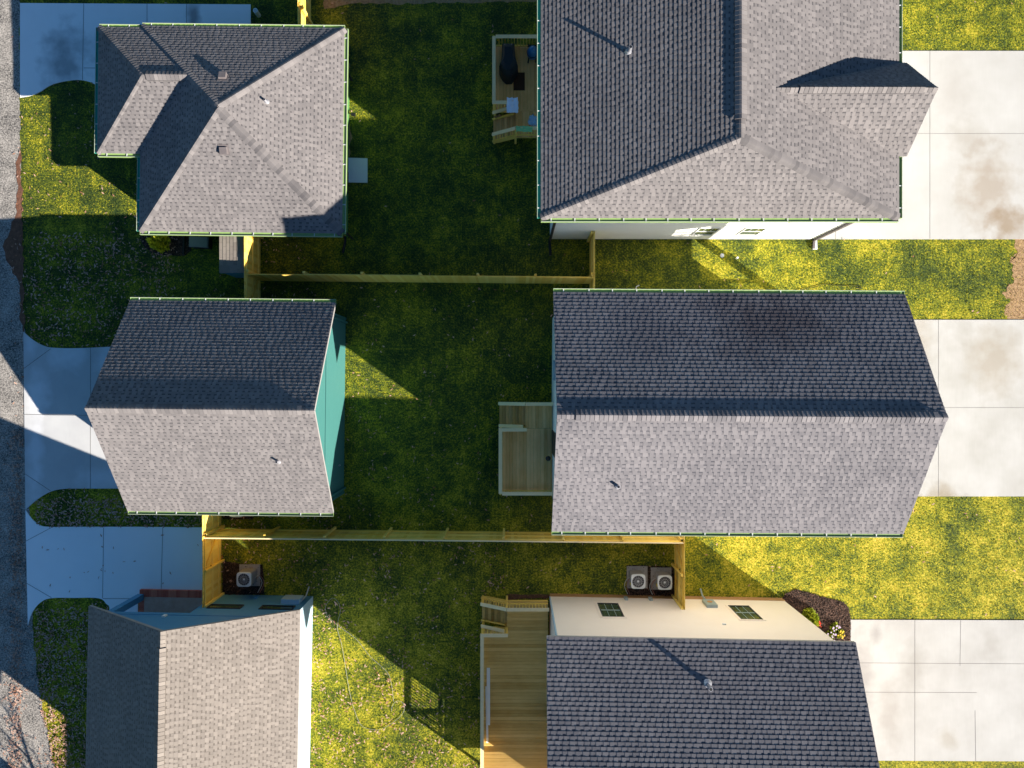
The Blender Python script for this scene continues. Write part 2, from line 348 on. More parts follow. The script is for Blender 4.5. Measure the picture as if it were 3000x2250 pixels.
drive('driveway', ccw(c1 + A_((600, 1545), (601, 1741), (421, 1741), (405, 1753), (405, 1900)) + c2), [A_((305, 1545), (302, 1751)), A_((478, 1545), (473, 1741)), A_((302, 1753), (405, 1753)), A_((77, 1585), (158, 1542)), A_((80, 1708), (152, 1750))], M['conc_c'])
drive('driveway', ccw(A_((2500, 150), (3200, 150), (3200, 701), (2387, 701), (2387, 560), (2500, 560))), [A_((2723, 150), (2723, 701)), A_((2500, 392), (3200, 392)), A_((2447, 560), (2447, 701))], M['conc_d'])
drive('driveway', ccw(A_((2280, 937), (3200, 937), (3200, 1454), (2280, 1454))), [A_((2748, 937), (2748, 1454)), A_((2280, 1194), (3200, 1194))], M['conc_e'])
drive('driveway', ccw(A_((2491, 1815), (3200, 1817), (3200, 2230), (2291, 2226), (2291, 1900), (2491, 1900))), [A_((2679, 1815), (2679, 2230)), A_((2291, 2026), (2860, 2028)), A_((2491, 1941), (3200, 1945)), A_((2813, 1817), (2811, 1950)), A_((2855, 2080), (2857, 2230))], M['conc_f'])
pad_poly = ccw(A_((1018, 463), (1077, 465), (1077, 536), (1018, 535)))
slabs.append(pad_poly); mb = MB(); mb.prism(pad_poly, -.05, .06); tag(mb.build('step_pad', M['conc_pad']), 'square pale concrete pad on the shaded lawn beside the green wall', 'concrete pad')

# ------------------------------------------------------------------ roofs
def clip(poly, w):                      # Sutherland-Hodgman, w convex CCW
    out = poly
    for i in range(len(w)):
        ax, ay = w[i]; bx, by = w[(i + 1) % len(w)]; inp = out; out = []
        if not inp: return []
        sd_ = [(bx - ax) * (p[1] - ay) - (by - ay) * (p[0] - ax) for p in inp]
        for k in range(len(inp)):
            p, q = inp[k - 1], inp[k]; sp, sq = sd_[k - 1], sd_[k]
            if sq >= 0:
                if sp < 0: t = sp / (sp - sq); out.append((p[0] + (q[0] - p[0]) * t, p[1] + (q[1] - p[1]) * t))
                out.append(q)
            elif sp >= 0:
                t = sp / (sp - sq); out.append((p[0] + (q[0] - p[0]) * t, p[1] + (q[1] - p[1]) * t))
    return out
def area(p): return .5 * sum(p[i][0] * p[(i + 1) % len(p)][1] - p[(i + 1) % len(p)][0] * p[i][1] for i in range(len(p)))

EXPO = .145
def roof_plane(mb, slab, A, B, polys, seed, thick=.13, threetab=False):
    A = Vector(A); B = Vector(B); polys = [[Vector(p) for p in q] for q in polys]
    q = polys[0]; N = (q[1] - q[0]).cross(q[2] - q[0]).normalized()
    if N.z < 0: N = -N
    U = (B - A).normalized(); V = N.cross(U)
    if V.z < 0: U = -U; V = N.cross(U)
    for q in polys:
        b = [p - N * .012 - Vector((0, 0, thick)) for p in q]; t = [p - N * .012 for p in q]
        nn = (q[1] - q[0]).cross(q[2] - q[0])
        if nn.z < 0: b.reverse(); t.reverse()
        slab.hexa(b, t, .5)
    loc = []
    for q in polys:
        w = [((p - A).dot(U), (p - A).dot(V)) for p in q]
        if area(w) < 0: w.reverse()
        loc.append(w)
    vmax = max(p[1] for w in loc for p in w); umin = min(p[0] for w in loc for p in w); umax = max(p[0] for w in loc for p in w)
    vmin = min(p[1] for w in loc for p in w)
    r0 = int(math.floor(vmin / EXPO))
    def put(u0, u1, v0, v1, hb, ht, tint, w, skew=0.0, nick=0):
        if nick: quad = [(u0, v0), (u0 + (u1 - u0) * .45, v0 - 0.0), (u1, v0 + nick), (u1, v1), (u0, v1)]
        else: quad = [(u0, v0), (u1, v0), (u1, v1), (u0, v1)]
        c = clip(quad, w)
        if len(c) < 3 or abs(area(c)) < 2e-4: return
        hh = lambda v: ht + (hb - ht) * max(0, (v1 - v) / (v1 - v0))
        top = [A + U * x + V * y + N * hh(y) for x, y in c]; i = len(mb.v); n = len(c)
        bot = [A + U * x + V * y - N * .004 for x, y in c]
        mb.v.extend([tuple(p) for p in top]); mb.v.extend([tuple(p) for p in bot]); mb.f.append(tuple(range(i, i + n))); cnt = 1
        for k in range(n):
            l = (k + 1) % n
            if c[k][1] > v1 - 1e-6 and c[l][1] > v1 - 1e-6: continue
            mb.f.append((i + n + k, i + n + l, i + l, i + k)); cnt += 1
        mb.t.extend([tint] * cnt); mb.m.extend([0] * cnt)
    rnd = random.Random(seed)
    for row in range(r0, int(vmax / EXPO) + 1):
        v0 = row * EXPO; v1 = v0 + EXPO + .004
        lo = rnd.random() * .98 - .98; segs = []; x = umin + lo
        while x < umax: segs.append((x, x + .985, rnd.random())); x += .985
        teeth = []
        if threetab:
            x = umin - (.0 if row % 2 else .15) - rnd.random() * .02
            while x < umax: teeth.append((x + .004, x + .30, .45 + .35 * rnd.random(), 0)); x += .305
        else:
            x = umin - rnd.random() * .2
            while x < umax:
                w_ = rnd.choice((.11, .14, .17)) + rnd.uniform(-.015, .015); g_ = rnd.choice((.06, .09, .12)) + rnd.uniform(-.01, .01)
                teeth.append((x, x + w_, .50 + .34 * rnd.random(), rnd.choice((0, 0, .008)))); x += w_ + g_
        for w in loc:
            for a, b, tn in segs: put(a + .002, b, v0, v1, .016, .001, .46 + .26 * tn, w)
            for i in range(len(teeth) - 1):
                if not threetab: put(teeth[i][1], teeth[i + 1][0], v1 - EXPO * .42, v1 - .008, .0095, .004, .02 + .12 * teeth[i][2], w)
            for a, b, tn, nk in teeth: put(a, b, v0, v1 - .01, .0205, .008, tn, w, nick=nk)

def caps(mb, P0, P1, Na, Nb, seed, vent=None, w=.155, mi=0, tb=0):
    """cap shingles along a ridge or hip from the low end P0 to the high end P1"""
    P0 = Vector(P0); P1 = Vector(P1); D = (P1 - P0); L = D.length; D.normalize(); rnd = random.Random(seed)
    def side(N):
        N = Vector(N).normalized(); s = N.cross(D).normalized(); s -= D * s.dot(D); s.normalize()
        return -s if s.z > 0 else s
    sa, sb = side(Na), side(Nb)
    if abs(sa.z) < 1e-4: sa = -sb
    up = (Vector(Na).normalized() + Vector(Nb).normalized()).normalized(); n = int(L / EXPO); e = L / n
    for k in range(n):
        s0 = k * e; s1 = s0 + e + .01; hv = 0
        if vent and vent[0] < s0 < vent[1]: hv = .045
        h0, h1 = .046 + hv, .032 + hv; c0 = P0 + D * s0 + up * h0; c1_ = P0 + D * s1 + up * h1; dn = up * .045
        tn = .35 + tb + .5 * rnd.random(); ww = w * (1.3 if hv else 1) + rnd.uniform(-.004, .004)
        for s in (sa, sb):
            m0 = c0 + s * .07; m1 = c1_ + s * .07
            o0 = c0 + s * ww - up * .012; o1 = c1_ + s * ww - up * .012
            mb.face([c0, m0, m1, c1_], tn); mb.face([m0, o0, o1, m1], tn)
            mb.face([o0, o0 - dn, o1 - dn, o1], .05 if hv else tn * .5); mb.face([c0, c0 - dn, o0 - dn, o0, m0], .25)
def nrm(a, b, c):
    n = (Vector(b) - Vector(a)).cross(Vector(c) - Vector(a)).normalized(); return n if n.z > 0 else -n

def gutter(root, A, B, out, m='gutter', spacing=.82, seed=1, lip='lip'):
    """open trough along eave A->B, out = outward unit vector"""
    A = Vector(A); B = Vector(B); out = Vector(out); d = (B - A).normalized(); z = A.z
    mb = MB(); off = lambda p, o, h: p + out * o + Vector((0, 0, h))
    def strip(o0, o1, h0, h1):
        q = [off(A, o0, h0), off(B, o0, h0), off(B, o1, h0), off(A, o1, h0)]; t = [off(A, o0, h1), off(B, o0, h1), off(B, o1, h1), off(A, o1, h1)]
        mb.hexa(q, t, .5)
    strip(.0, .125, -.050, -.035); strip(.115, .135, -.10, .005); strip(-.012, .0, -.115, -.02)
    for e in (A, B - d * .012):
        q = [e + out * .0, e + d * .012 + out * .0, e + d * .012 + out * .115, e + out * .115]
        mb.hexa([p + Vector((0, 0, -.10)) for p in q], [p + Vector((0, 0, .004)) for p in q], .5)
    go = mb.build('gutter', M[m], root)
    lp = MB(); lp.beam(off(A, .125, .011), off(B, .125, .011), .014, .010); lp.build('gutter_lip', M[lip], go)
    rnd = random.Random(seed); x = .35; L = (B - A).length; br = MB()
    c = Vector((0, 0, 0)); a0, a1 = -d * .015, d * .015
    q = [a0 + out * .0, a1 + out * .0, a1 + out * .115, a0 + out * .115]
    if area([(p.x, p.y) for p in q]) < 0: q.reverse()
    br.hexa([p + Vector((0, 0, -.012)) for p in q], [p + Vector((0, 0, .002)) for p in q]); first = None
    while x < L - .2:
        if first is None: first = br.build('bracket', M['bracket'], go); b = first
        else: b = first.copy(); COL.objects.link(b); b.parent = go
        b.location = A + d * x; x += spacing + rnd.uniform(-.07, .07)
    return go

def window(root, c, face, w, h, frame='dark_metal', rows=2, cols=3, trim=None):
    """window on a wall; c = centre on the wall plane (local), face = outward unit"""
    c = Vector(c); n = Vector(face); t = Vector((0, 0, 1)).cross(n); u = Vector((0, 0, 1))
    pt = lambda a, b, o: c + t * a + u * b + n * o
    def slab(mb, a0, a1, b0, b1, o0, o1):
        mb.hexa([pt(a0, b0, o0), pt(a1, b0, o0), pt(a1, b0, o1), pt(a0, b0, o1)], [pt(a0, b1, o0), pt(a1, b1, o0), pt(a1, b1, o1), pt(a0, b1, o1)])
    f = .045; mb = MB(); w2, h2 = w / 2, h / 2
    slab(mb, -w2, w2, h2 - f, h2, -.01, .035); slab(mb, -w2, w2, -h2, -h2 + f, -.01, .045); slab(mb, -w2, -w2 + f, -h2 + f, h2 - f, -.01, .035); slab(mb, w2 - f, w2, -h2 + f, h2 - f, -.01, .035)
    if rows > 1: slab(mb, -w2 + f, w2 - f, -.025, .025, -.01, .03)
    wo = mb.build('window', M[frame], root)
    p = MB(); slab(p, -w2 + f, w2 - f, -h2 + f, h2 - f, -.01, .012); p.build('pane', M['glass'], wo)
    mu = MB()
    for k in range(1, cols):
        a = -w2 + w * k / cols; slab(mu, a - .008, a + .008, (.025 if rows > 1 else -h2 + f), h2 - f, .012, .02)
    if cols > 1 and rows == 1: slab(mu, -w2 + f, w2 - f, -.03, .03, .012, .026)
    if cols > 1: mu.build('muntin', M['meter' if frame == 'dark_metal' else frame], wo)
    if trim:
        tr = MB(); g_ = .09
        slab(tr, -w2 - g_, w2 + g_, h2 + .001, h2 + g_, -.01, .028); slab(tr, -w2 - g_, w2 + g_, -h2 - g_, -h2 - .001, -.01, .03)
        slab(tr, -w2 - g_, -w2 - .001, -h2, h2, -.01, .028); slab(tr, w2 + .001, w2 + g_, -h2, h2, -.01, .028); tr.build('window_trim', M[trim], wo)
    return wo

def pipe_vent(root, p, h=.32, r=.045, seed=1):
    mb = MB(); mb.cyl((p[0], p[1]), r * 2.6, p[2] - .06, p[2] + .05, 14, r * 1.4); mb.cyl((p[0], p[1]), r, p[2] + .04, p[2] + h, 12)
    o = mb.build('vent_pipe', M['lead'], root); c = MB(); c.cyl((p[0], p[1]), r * .8, p[2] + h, p[2] + h + .004, 10); c.build('pipe_mouth', M['black'], o); return o
def box_vent(root, p, N, rz=0):
    N = Vector(N).normalized(); u = Vector((-N.y, N.x, 0)).normalized(); v = N.cross(u); p = Vector(p)
    mb = MB(); q = lambda s, t, h: p + u * s + v * t + N * h
    b = [q(-.15, -.13, 0), q(.15, -.13, 0), q(.15, .13, 0), q(-.15, .13, 0)]; t = [q(-.13, -.12, .16), q(.13, -.12, .16), q(.13, .12, .10), q(-.13, .12, .10)]
    mb.hexa(b, t); b = [q(-.19, -.17, .0), q(.19, -.17, .0), q(.19, .2, .0), q(-.19, .2, .0)]; t = [x + N * .024 for x in b]; mb.hexa(b, t)
    return mb.build('box_vent', M['brown_metal'], root)
def downspout(root, x, y, z0, z1, m='dark_metal', foot=None, w=.07):
    mb = MB(); mb.beam((x, y, z0), (x, y, z1), w, w)
    if foot: mb.beam((x, y, z0 + .03), (x + foot[0], y + foot[1], .07), w, w)
    o = mb.build('downspout', M[m], root)
    return o

def gable_roof(root, a, b, ze, zr, m, seed, vent=(.6, .6), gut=('gutter', 'gutter'), a2=None):
    """ridge along local x from -a to a (a2); half width b"""
    x0, x1 = -a, (a if a2 is None else a2)
    mb = MB(); sl = MB()
    S = [(x0, -b, ze), (x1, -b, ze), (x1, 0, zr), (x0, 0, zr)]; Nn = [(x1, b, ze), (x0, b, ze), (x0, 0, zr), (x1, 0, zr)]
    roof_plane(mb, sl, S[0], S[1], [S], seed); roof_plane(mb, sl, Nn[0], Nn[1], [Nn], seed + 1)
    ro = mb.build('roof', M[m], root); sl.build('roof_deck', M['roofedge'], ro)
    cp = MB(); na, nb = nrm(*S[:3]), nrm(*Nn[:3]); L = x1 - x0
    caps(cp, (x0, 0, zr), (x1, 0, zr), na, nb, seed + 2, vent=(vent[0], L - vent[1])); cp.build('ridge_cap', M[m], ro)
    if gut[0]: gutter(root, (x0, -b, ze - .02), (x1, -b, ze - .02), (0, -1, 0), gut[0], seed=seed)
    if gut[1]: gutter(root, (x0, b, ze - .02), (x1, b, ze - .02), (0, 1, 0), gut[1], seed=seed + 5)
    return ro
M['roofedge'] = mat('roof_edge', (.30, .29, .28), rough=.7)

def gable_walls(root, x0, x1, b, ze, pitch, bo, m, name='wall', z0=0.0):
    """walls under a gable roof: bo = half width of roof, b = half width of wall"""
    zt = ze + (bo - b) * pitch - .17; zp = ze + bo * pitch - .17; mb = MB()
    sec = [(-b, z0), (b, z0), (b, zt), (0, zp), (-b, zt)]
    for x, o in ((x0, 1), (x1, -1)):
        mb.face([(x, y, z) for y, z in (sec if o < 0 else sec[::-1])])
    for y, s in ((-b, 1), (b, -1)):
        q = [(x0, y, z0), (x1, y, z0), (x1, y, zt), (x0, y, zt)]; mb.face(q if s > 0 else q[::-1])
    return mb.build(name, M[m], root)

# ---- green house, top left (hip roof with projecting hip)
h1 = thing('house', 'green-walled single-storey house with a hipped grey roof and a hipped wing towards the street', 'house', (-10.53, 9.92, 0), R(-.7))
ze, pt, hx, hy = 2.7, .57, 3.95, 4.0
zr = ze + pt * hx
mb = MB(); sl = MB()
NE, SE, SW, NW = (hx, hy, ze), (hx, -hy, ze), (-hx, -hy, ze), (-hx, hy, ze)
R1, R2 = (0, hy - hx, zr), (0, -(hy - hx), zr)
roof_plane(mb, sl, SW, SE, [[SW, SE, R2]], 11); roof_plane(mb, sl, SE, NE, [[SE, NE, R1, R2]], 12); roof_plane(mb, sl, NE, NW, [[NE, NW, R1]], 13)
# west plane, cut where the wing joins
py0, py1, wx = -.98, 3.93, -5.63; pm = (py0 + py1) / 2; ph = (py1 - py0) / 2; zpw = ze + pt * ph; xj = -hx + ph
J = (xj, pm, zpw); W0 = (-hx, py0, ze); W1 = (-hx, py1, ze)
roof_plane(mb, sl, NW, SW, [[SW, R2, J, W0], [J, R2, R1, (-hx + (zpw - ze) / pt, hy - (zpw - ze) / pt - .0, zpw)], [J, (-hx + (zpw - ze) / pt, hy - (zpw - ze) / pt, zpw), NW, W1]], 14)
a0, a1 = (wx, py0, ze), (wx, py1, ze); ap = (wx + ph, pm, zpw)
roof_plane(mb, sl, a0, a1, [[a0, ap, a1]], 15); roof_plane(mb, sl, a0, W0, [[a0, W0, J, ap]], 16); roof_plane(mb, sl, a1, W1, [[a1, ap, J, W1]], 17)
ro = mb.build('roof', M['shingle'], h1); sl.build('roof_deck', M['roofedge'], ro)
nS, nE, nN, nW = Vector((0, -pt, 1)), Vector((pt, 0, 1)), Vector((0, pt, 1)), Vector((-pt, 0, 1)); cp = MB()
caps(cp, SE, R2, nS, nE, 1, w=.17, tb=-.16); caps(cp, NE, R1, nE, nN, 2, w=.17); caps(cp, NW, R1, nN, nW, 3); caps(cp, SW, R2, nS, nW, 4); caps(cp, R1, R2, nE, nW, 5) if hy - hx > .1 else None
caps(cp, a0, ap, nW, nS, 6, w=.11); caps(cp, a1, ap, nW, nN, 7); caps(cp, ap, J, nN, nS, 8, vent=(.1, 3))
cp.build('ridge_cap', M['shingle'], ro)
gz = -.02
gutter(h1, (-hx, -hy, ze + gz), (hx, -hy, ze + gz), (0, -1, 0), seed=3); gutter(h1, (hx, -hy, ze + gz), (hx, hy, ze + gz), (1, 0, 0), seed=4); gutter(h1, (-hx, hy, ze + gz), (hx, hy, ze + gz), (0, 1, 0), seed=5)
gutter(h1, (-hx, -hy, ze + gz), (-hx, py0 - .14, ze + gz), (-1, 0, 0), 'gutter_shade_teal', seed=6); gutter(h1, (wx, py0, ze + gz), (wx, py1, ze + gz), (-1, 0, 0), 'gutter_shade_teal', seed=7)
gutter(h1, (wx, py0, ze + gz), (-hx - .01, py0, ze + gz), (0, -1, 0), seed=8); gutter(h1, (wx, py1, ze + gz), (-hx - .01, py1, ze + gz), (0, 1, 0), seed=9)
w = MB(); i_ = .42
w.prism([(-hx + i_, -hy + i_), (hx - i_, -hy + i_), (hx - i_, hy - i_), (-hx + i_, hy - i_)], 0, ze - .08); w.build('wall', M['green'], h1)
w = MB(); w.prism([(wx + i_, py0 + i_), (-hx + i_ - .02, py0 + i_), (-hx + i_ - .02, py1 - i_), (wx + i_, py1 - i_)], 0, ze - .09); w.build('wing_wall', M['green'], h1)
w = MB(); s_ = .13
w.box(-hx + .02, hx - .02, -hy + .02, -hy + i_ - .005, ze - .16, ze - .14); w.box(hx - i_ + .005, hx - .02, -hy + i_, hy - .02, ze - .16, ze - .14); w.box(-hx + .02, hx - i_, hy - i_ + .005, hy - .02, ze - .165, ze - .145)
w.build('soffit', M['green'], h1)
sidew = hx - i_ + .0
dr = MB(); dr.box(sidew - .01, sidew + .03, -1.75, -.85, .12, 2.1); d_ = dr.build('door', M['dark_metal'], h1); k = MB(); k.box(sidew + .03, sidew + .06, -1.68, -1.62, 1.0, 1.06); k.build('handle', M['lead'], d_)
window(h1, (sidew, 1.6, 1.4), (1, 0, 0), .9, 1.1, 'white', 2, 2)
zz = lambda x, y, s: s
pv = lambda px, py, z: P(px, py, z)
def tl(root, p):
    return (Matrix.Rotation(-root.rotation_euler[2], 3, 'Z') @ (Vector(p) - root.location))
p = tl(h1, P(660, 233, 4.0)); box_vent(h1, (p.x, p.y, ze + pt * (hy - p.y) + .0), nN)
p = tl(h1, P(661, 443, 4.1)); box_vent(h1, (p.x, p.y, ze + pt * (hy + p.y) + .0), nS)
p = tl(h1, P(781, 299, 4.1)); pipe_vent(h1, (p.x, p.y, ze + pt * (hx - p.x)), .22)
downspout(h1, hx - .2, -hy + .34, .1, ze - .1, foot=None)
downspout(h1, hx - .3, hy - .9, .1, ze - .1)

# ---- teal house, middle left
h3 = thing('house', 'teal-walled gable house with a grey shingle roof, beside the patchy curved driveway', 'house', (-10.86, -.885, 0), R(-.6))
zr3 = 5.67; pt3 = (zr3 - 2.9) / 4.075
gable_roof(h3, 3.98, 4.075, 2.9, zr3, 'shingle', 31, vent=(.35, .55))
gable_walls(h3, -3.3, 3.69, 3.72, 2.9, pt3, 4.075, 'teal')
t_ = MB(); t_.box(3.70, 3.725, -3.74, 3.74, 3.10, 3.16); t_.build('frieze_board', M['teal'], h3)
for yy in (-3.76, 3.68): t_ = MB(); t_.box(3.66, 3.72, yy, yy + .08, 0, 3.0); t_.build('corner_board', M['teal'], h3)
t_ = MB(); t_.box(-3.98, -3.32, -3.72, 3.72, 2.75, 2.78); t_.build('soffit', M['white'], h3)
t_ = MB(); t_.cyl((3.74, -2.45), .035, .95, 1.05); t_.build('spigot', M['lead'], h3)
p = tl(h3, P(815, 1352, 4.4)); pipe_vent(h3, (p.x, p.y, 2.9 + pt3 * (4.075 + p.y)), .24)
downspout(h3, 3.76, 3.55, .1, 2.8, 'teal'); downspout(h3, 3.76, -3.5, .1, 2.8, 'teal')

# ---- white house, top right
h2 = thing('house', 'white-walled house with a broad hipped grey roof and a small front gable', 'house', (7.16, 11.7, 0), 0)
ox, oy = 7.16, 11.7; L2 = lambda x, y, z: (x - ox, y - oy, z)
ze2, p2 = 5.9, .36; xw, xe, ys, yn = 1.0, 13.32, 5.72, 19.0; xr = 7.16; zr2 = ze2 + p2 * (xr - xw); pS = 1.12; yr = ys + (zr2 - ze2) / pS
a_, b_, c_, d2 = L2(xw, ys, ze2), L2(xe, ys, ze2), L2(xe, yn, ze2), L2(xw, yn, ze2); r0_, r1_ = L2(xr, yr, zr2), L2(xr, yn, zr2)
gy, gh = 9.45, 1.6; zg = 7.65; gx = xr + (zr2 - zg) / p2; xg = 13.6
mb = MB(); sl = MB()
roof_plane(mb, sl, a_, b_, [[a_, b_, r0_]], 21); roof_plane(mb, sl, d2, a_, [[d2, a_, r0_, r1_]], 22)
gj = L2(gx, gy, zg); ga, gb = L2(xe, gy - gh, ze2), L2(xe, gy + gh, ze2)
roof_plane(mb, sl, b_, c_, [[b_, ga, gj, r0_], [r0_, gj, L2(gx, yn, zg), r1_], [gj, gb, c_, L2(gx, yn, zg)]], 23)
ge = ze2 - (0) * 1.0; tip = L2(xg, gy, zg); gs0, gs1 = L2(xg, gy - gh, ze2), L2(xg, gy + gh, ze2)
roof_plane(mb, sl, ga, gs0, [[ga, gs0, tip, gj]], 24); roof_plane(mb, sl, gb, gs1, [[gs1, gb, gj, tip]], 25)
ro = mb.build('roof', M['shingle'], h2); sl.build('roof_deck', M['roofedge'], ro)
n_s, n_w, n_e = Vector((0, -pS, 1)), Vector((-p2, 0, 1)), Vector((p2, 0, 1)); pg = (zg - ze2) / gh; cp = MB()
caps(cp, a_, r0_, n_w, n_s, 1); caps(cp, b_, r0_, n_e, n_s, 2, w=.17, tb=-.16); caps(cp, r0_, r1_, n_w, n_e, 3, vent=(.5, 20)); caps(cp, gj, tip, Vector((0, pg, 1)), Vector((0, -pg, 1)), 4, vent=(.6, 4.6))
cp.build('ridge_cap', M['shingle'], ro)
gutter(h2, (*a_[:2], ze2 - .02), (*b_[:2], ze2 - .02), (0, -1, 0), seed=12); gutter(h2, (*a_[:2], ze2 - .02), (*d2[:2], ze2 - .02), (-1, 0, 0), 'gutter_shade_teal', seed=13)
gutter(h2, (*b_[:2], ze2 - .02), (b_[0], ga[1] - .02, ze2 - .02), (1, 0, 0), seed=14); gutter(h2, (b_[0], gb[1] + .02, ze2 - .02), (*c_[:2], ze2 - .02), (1, 0, 0), seed=15)
w = MB(); w.prism([(1.62 - ox, 6.19 - oy), (12.95 - ox, 6.19 - oy), (12.95 - ox, 18.6 - oy), (1.62 - ox, 18.6 - oy)], .12, ze2 - .10); w.build('wall', M['white_siding'], h2)
w = MB(); w.prism([(1.65 - ox, 6.21 - oy), (12.92 - ox, 6.21 - oy), (12.92 - ox, 18.57 - oy), (1.65 - ox, 18.57 - oy)], 0, .12); w.build('foundation', M['found_grey'], h2)
w = MB(); w.box(12.95 - ox + .001, 13.3 - ox, gy - 1.42 - oy, gy + 1.42 - oy, 2.9, ze2 - .2); zt = zg - .28
w.face([L2(13.3, gy - 1.42, ze2 - .2), L2(13.3, gy + 1.42, ze2 - .2), L2(13.3, gy, zt)]); w.build('gable_wall', M['white_siding'], h2)
w = MB(); w.box(xw + .02 - ox, xe - .02 - ox, ys + .02 - oy, 6.19 - oy - .002, ze2 - .15, ze2 - .12); w.build('soffit', M['white'], h2)
window(h2, L2(7.86, 6.19, 1.66), (0, -1, 0), .86, 1.3, 'white', 2, 3); window(h2, L2(9.70, 6.19, 1.66), (0, -1, 0), .86, 1.3, 'white', 2, 3)
downspout(h2, 12.9 - ox, 6.14 - oy, .1, ze2 - .1, 'brown_metal', (.0, -.35), .09); downspout(h2, 1.62 - ox, 6.13 - oy, .1, ze2 - .1, 'dark_metal', w=.09)
p = P(1853, 122, 7.6); pipe_vent(h2, (p.x - ox, p.y - oy, ze2 + p2 * (p.x - xw)), .34, .06)
l_ = MB(); l_.box(10.55 - ox, 10.63 - ox, 6.10 - oy, 6.188 - oy, 3.3, 3.42); l_.build('wall_lamp', M['white'], h2)

# ---- house 4, middle right
h4 = thing('house', 'longest gable house, a dark damp patch on its blue-grey slope', 'house', (7.42, -.995, 0), R(-.4))
ze4, zr4 = 6.0, 8.4; pt4 = (zr4 - ze4) / 4.1
gable_roof(h4, 6.03, 4.1, ze4, zr4, 'shingle_dark', 41, vent=(.5, .4))
gable_walls(h4, -5.72, 4.0, 3.76, ze4, pt4, 4.1, 'white_siding')
gable_walls(h4, 4.002, 5.72, 3.76, ze4, pt4, 4.1, 'white_siding', 'porch_gable', z0=5.3)
t_ = MB(); t_.box(4.001, 5.70, -3.74, 3.74, 5.32, 5.35); t_.build('porch_ceiling', M['white'], h4)
t_ = MB(); t_.box(4.001, 5.76, -3.80, 3.80, 2.88, 3.10); t_.build('balcony_floor', M['white'], h4)
for yy in (3.68, -3.68):
    for z0_, z1_ in ((.30, 2.88), (3.10, 5.3)):
        t_ = MB(); t_.box(5.50, 5.74, yy - .12, yy + .12, z0_, z1_); t_.build('porch_post', M['white'], h4)
t_ = MB(); t_.box(4.001, 5.75, -3.78, 3.78, 0, .30); t_.build('porch_floor', M['conc_pad'], h4)
for zf in (.30, 3.10):
    for yy in (3.68, -3.68):
        t_ = MB(); t_.box(4.02, 5.5, yy - .045, yy + .045, zf + .97, zf + 1.03); t_.box(4.02, 5.5, yy - .03, yy + .03, zf + .10, zf + .15); x = 4.12
        while x < 5.48: t_.box(x, x + .022, yy - .011, yy + .011, zf + .15, zf + .97); x += .125
        t_.build('porch_railing', M['white'], h4)
t_ = MB(); t_.box(5.58, 5.66, -3.55, 3.55, 4.07, 4.13); t_.box(5.59, 5.65, -3.55, 3.55, 3.20, 3.25); y = -3.45
while y < 3.5: t_.box(5.61, 5.632, y, y + .022, 3.25, 4.07); y += .125
t_.build('porch_railing', M['white'], h4)
p = tl(h4, P(1812, 1426, 7.2)); pipe_vent(h4, (p.x, p.y, ze4 + pt4 * (4.1 + p.y)), .24, .05)
b_v = MB(); q = Vector((1.45, -3.0, 2.2)) - Vector((7.42, -.995, 0)); b_v.revolve((q.x, q.y, q.z), [(.0, -.12), (.09, -.1), (.11, 0), (.0, .09)], 8); b_v.build('wall_lamp', M['black'], h4)
window(h4, (-5.72, 1.5, 2.3), (-1, 0, 0), .9, 1.4, 'white', 2, 2)
w = MB(); w.box(-5.76, -5.721, -1.9, -.95, .9, 3.0); w.build('door', M['dark_metal'], h4)

# ---- cream house, bottom right
h6 = thing('house', 'cream-walled house with two dark-framed windows and a dark shingle roof', 'house', (6.41, -12.93, 0), R(-1.08))
ze6, b6 = 6.0, 4.17; pt6 = .5; zr6 = ze6 + b6 * pt6
gable_roof(h6, 5.3, b6, ze6, zr6, 'shingle_dark', 61, gut=(None, None))
b6w = b6 - .33
gable_walls(h6, -4.85, 5.06, b6w, ze6, pt6, b6, 'cream', z0=.37)
w = MB(); w.prism([(-4.87, -b6w - .02), (5.08, -b6w - .02), (5.08, b6w + .02), (-4.87, b6w + .02)], 0, .37); w.build('foundation', M['foundation'], h6)
t_ = MB(); t_.box(-5.28, 5.28, b6w + .002, b6 - .02, ze6 - .16, ze6 - .13); t_.build('soffit', M['white'], h6)
t_ = MB(); t_.box(-4.90, -4.852, b6w - .14, b6w + .002, .37, ze6 - .2); t_.build('corner_board', M['pale_and_sunlit_blue'], h6)
for px_ in (3.93, 9.31):
    q = tl(h6, (px_, -9.1, 2.06)); window(h6, (q.x, b6w, 2.06), (0, 1, 0), .86, 1.66, 'dark_metal', 1, 3, trim='cream')
q = tl(h6, P(2075, 1762, .9)); t_ = MB(); t_.box(q.x - .22, q.x + .22, b6w + .002, b6w + .13, .75, 1.5)
mt = t_.build('meter_box', M['meter'], h6); t_ = MB(); t_.tube([(q.x - .1, b6w + .14, .75), (q.x - .1, b6w + .14, .4), (q.x - .1, b6w + .35, .05)], .035, 8); t_.build('conduit', M['meter'], mt)
t_ = MB(); t_.revolve((0, 0, 0), [(0, .02), (.11, .02), (.11, 0)], 16); v_ = [(a + q.x, b6w + .13 + c, b + 1.12) for a, b, c in t_.v]; t_.v = v_; t_.build('meter_dial', M['foundation'], mt)
for px_ in (1833, 1905):
    q = tl(h6, P(px_, 1758, .5)); t_ = MB(); t_.box(q.x - .07, q.x + .07, b6w + .002, b6w + .09, .42, .72); t_.build('disconnect_box', M['meter'], h6)
q = tl(h6, P(2122, 1831, 3.5)); t_ = MB(); t_.box(q.x - .07, q.x + .07, b6w + .002, b6w + .05, 3.45, 3.53); t_.build('wall_vent', M['white'], h6)
p = tl(h6, P(2088, 2028, 7.2)); pipe_vent(h6, (p.x, p.y, ze6 + pt6 * (b6 - p.y)), .36, .07)
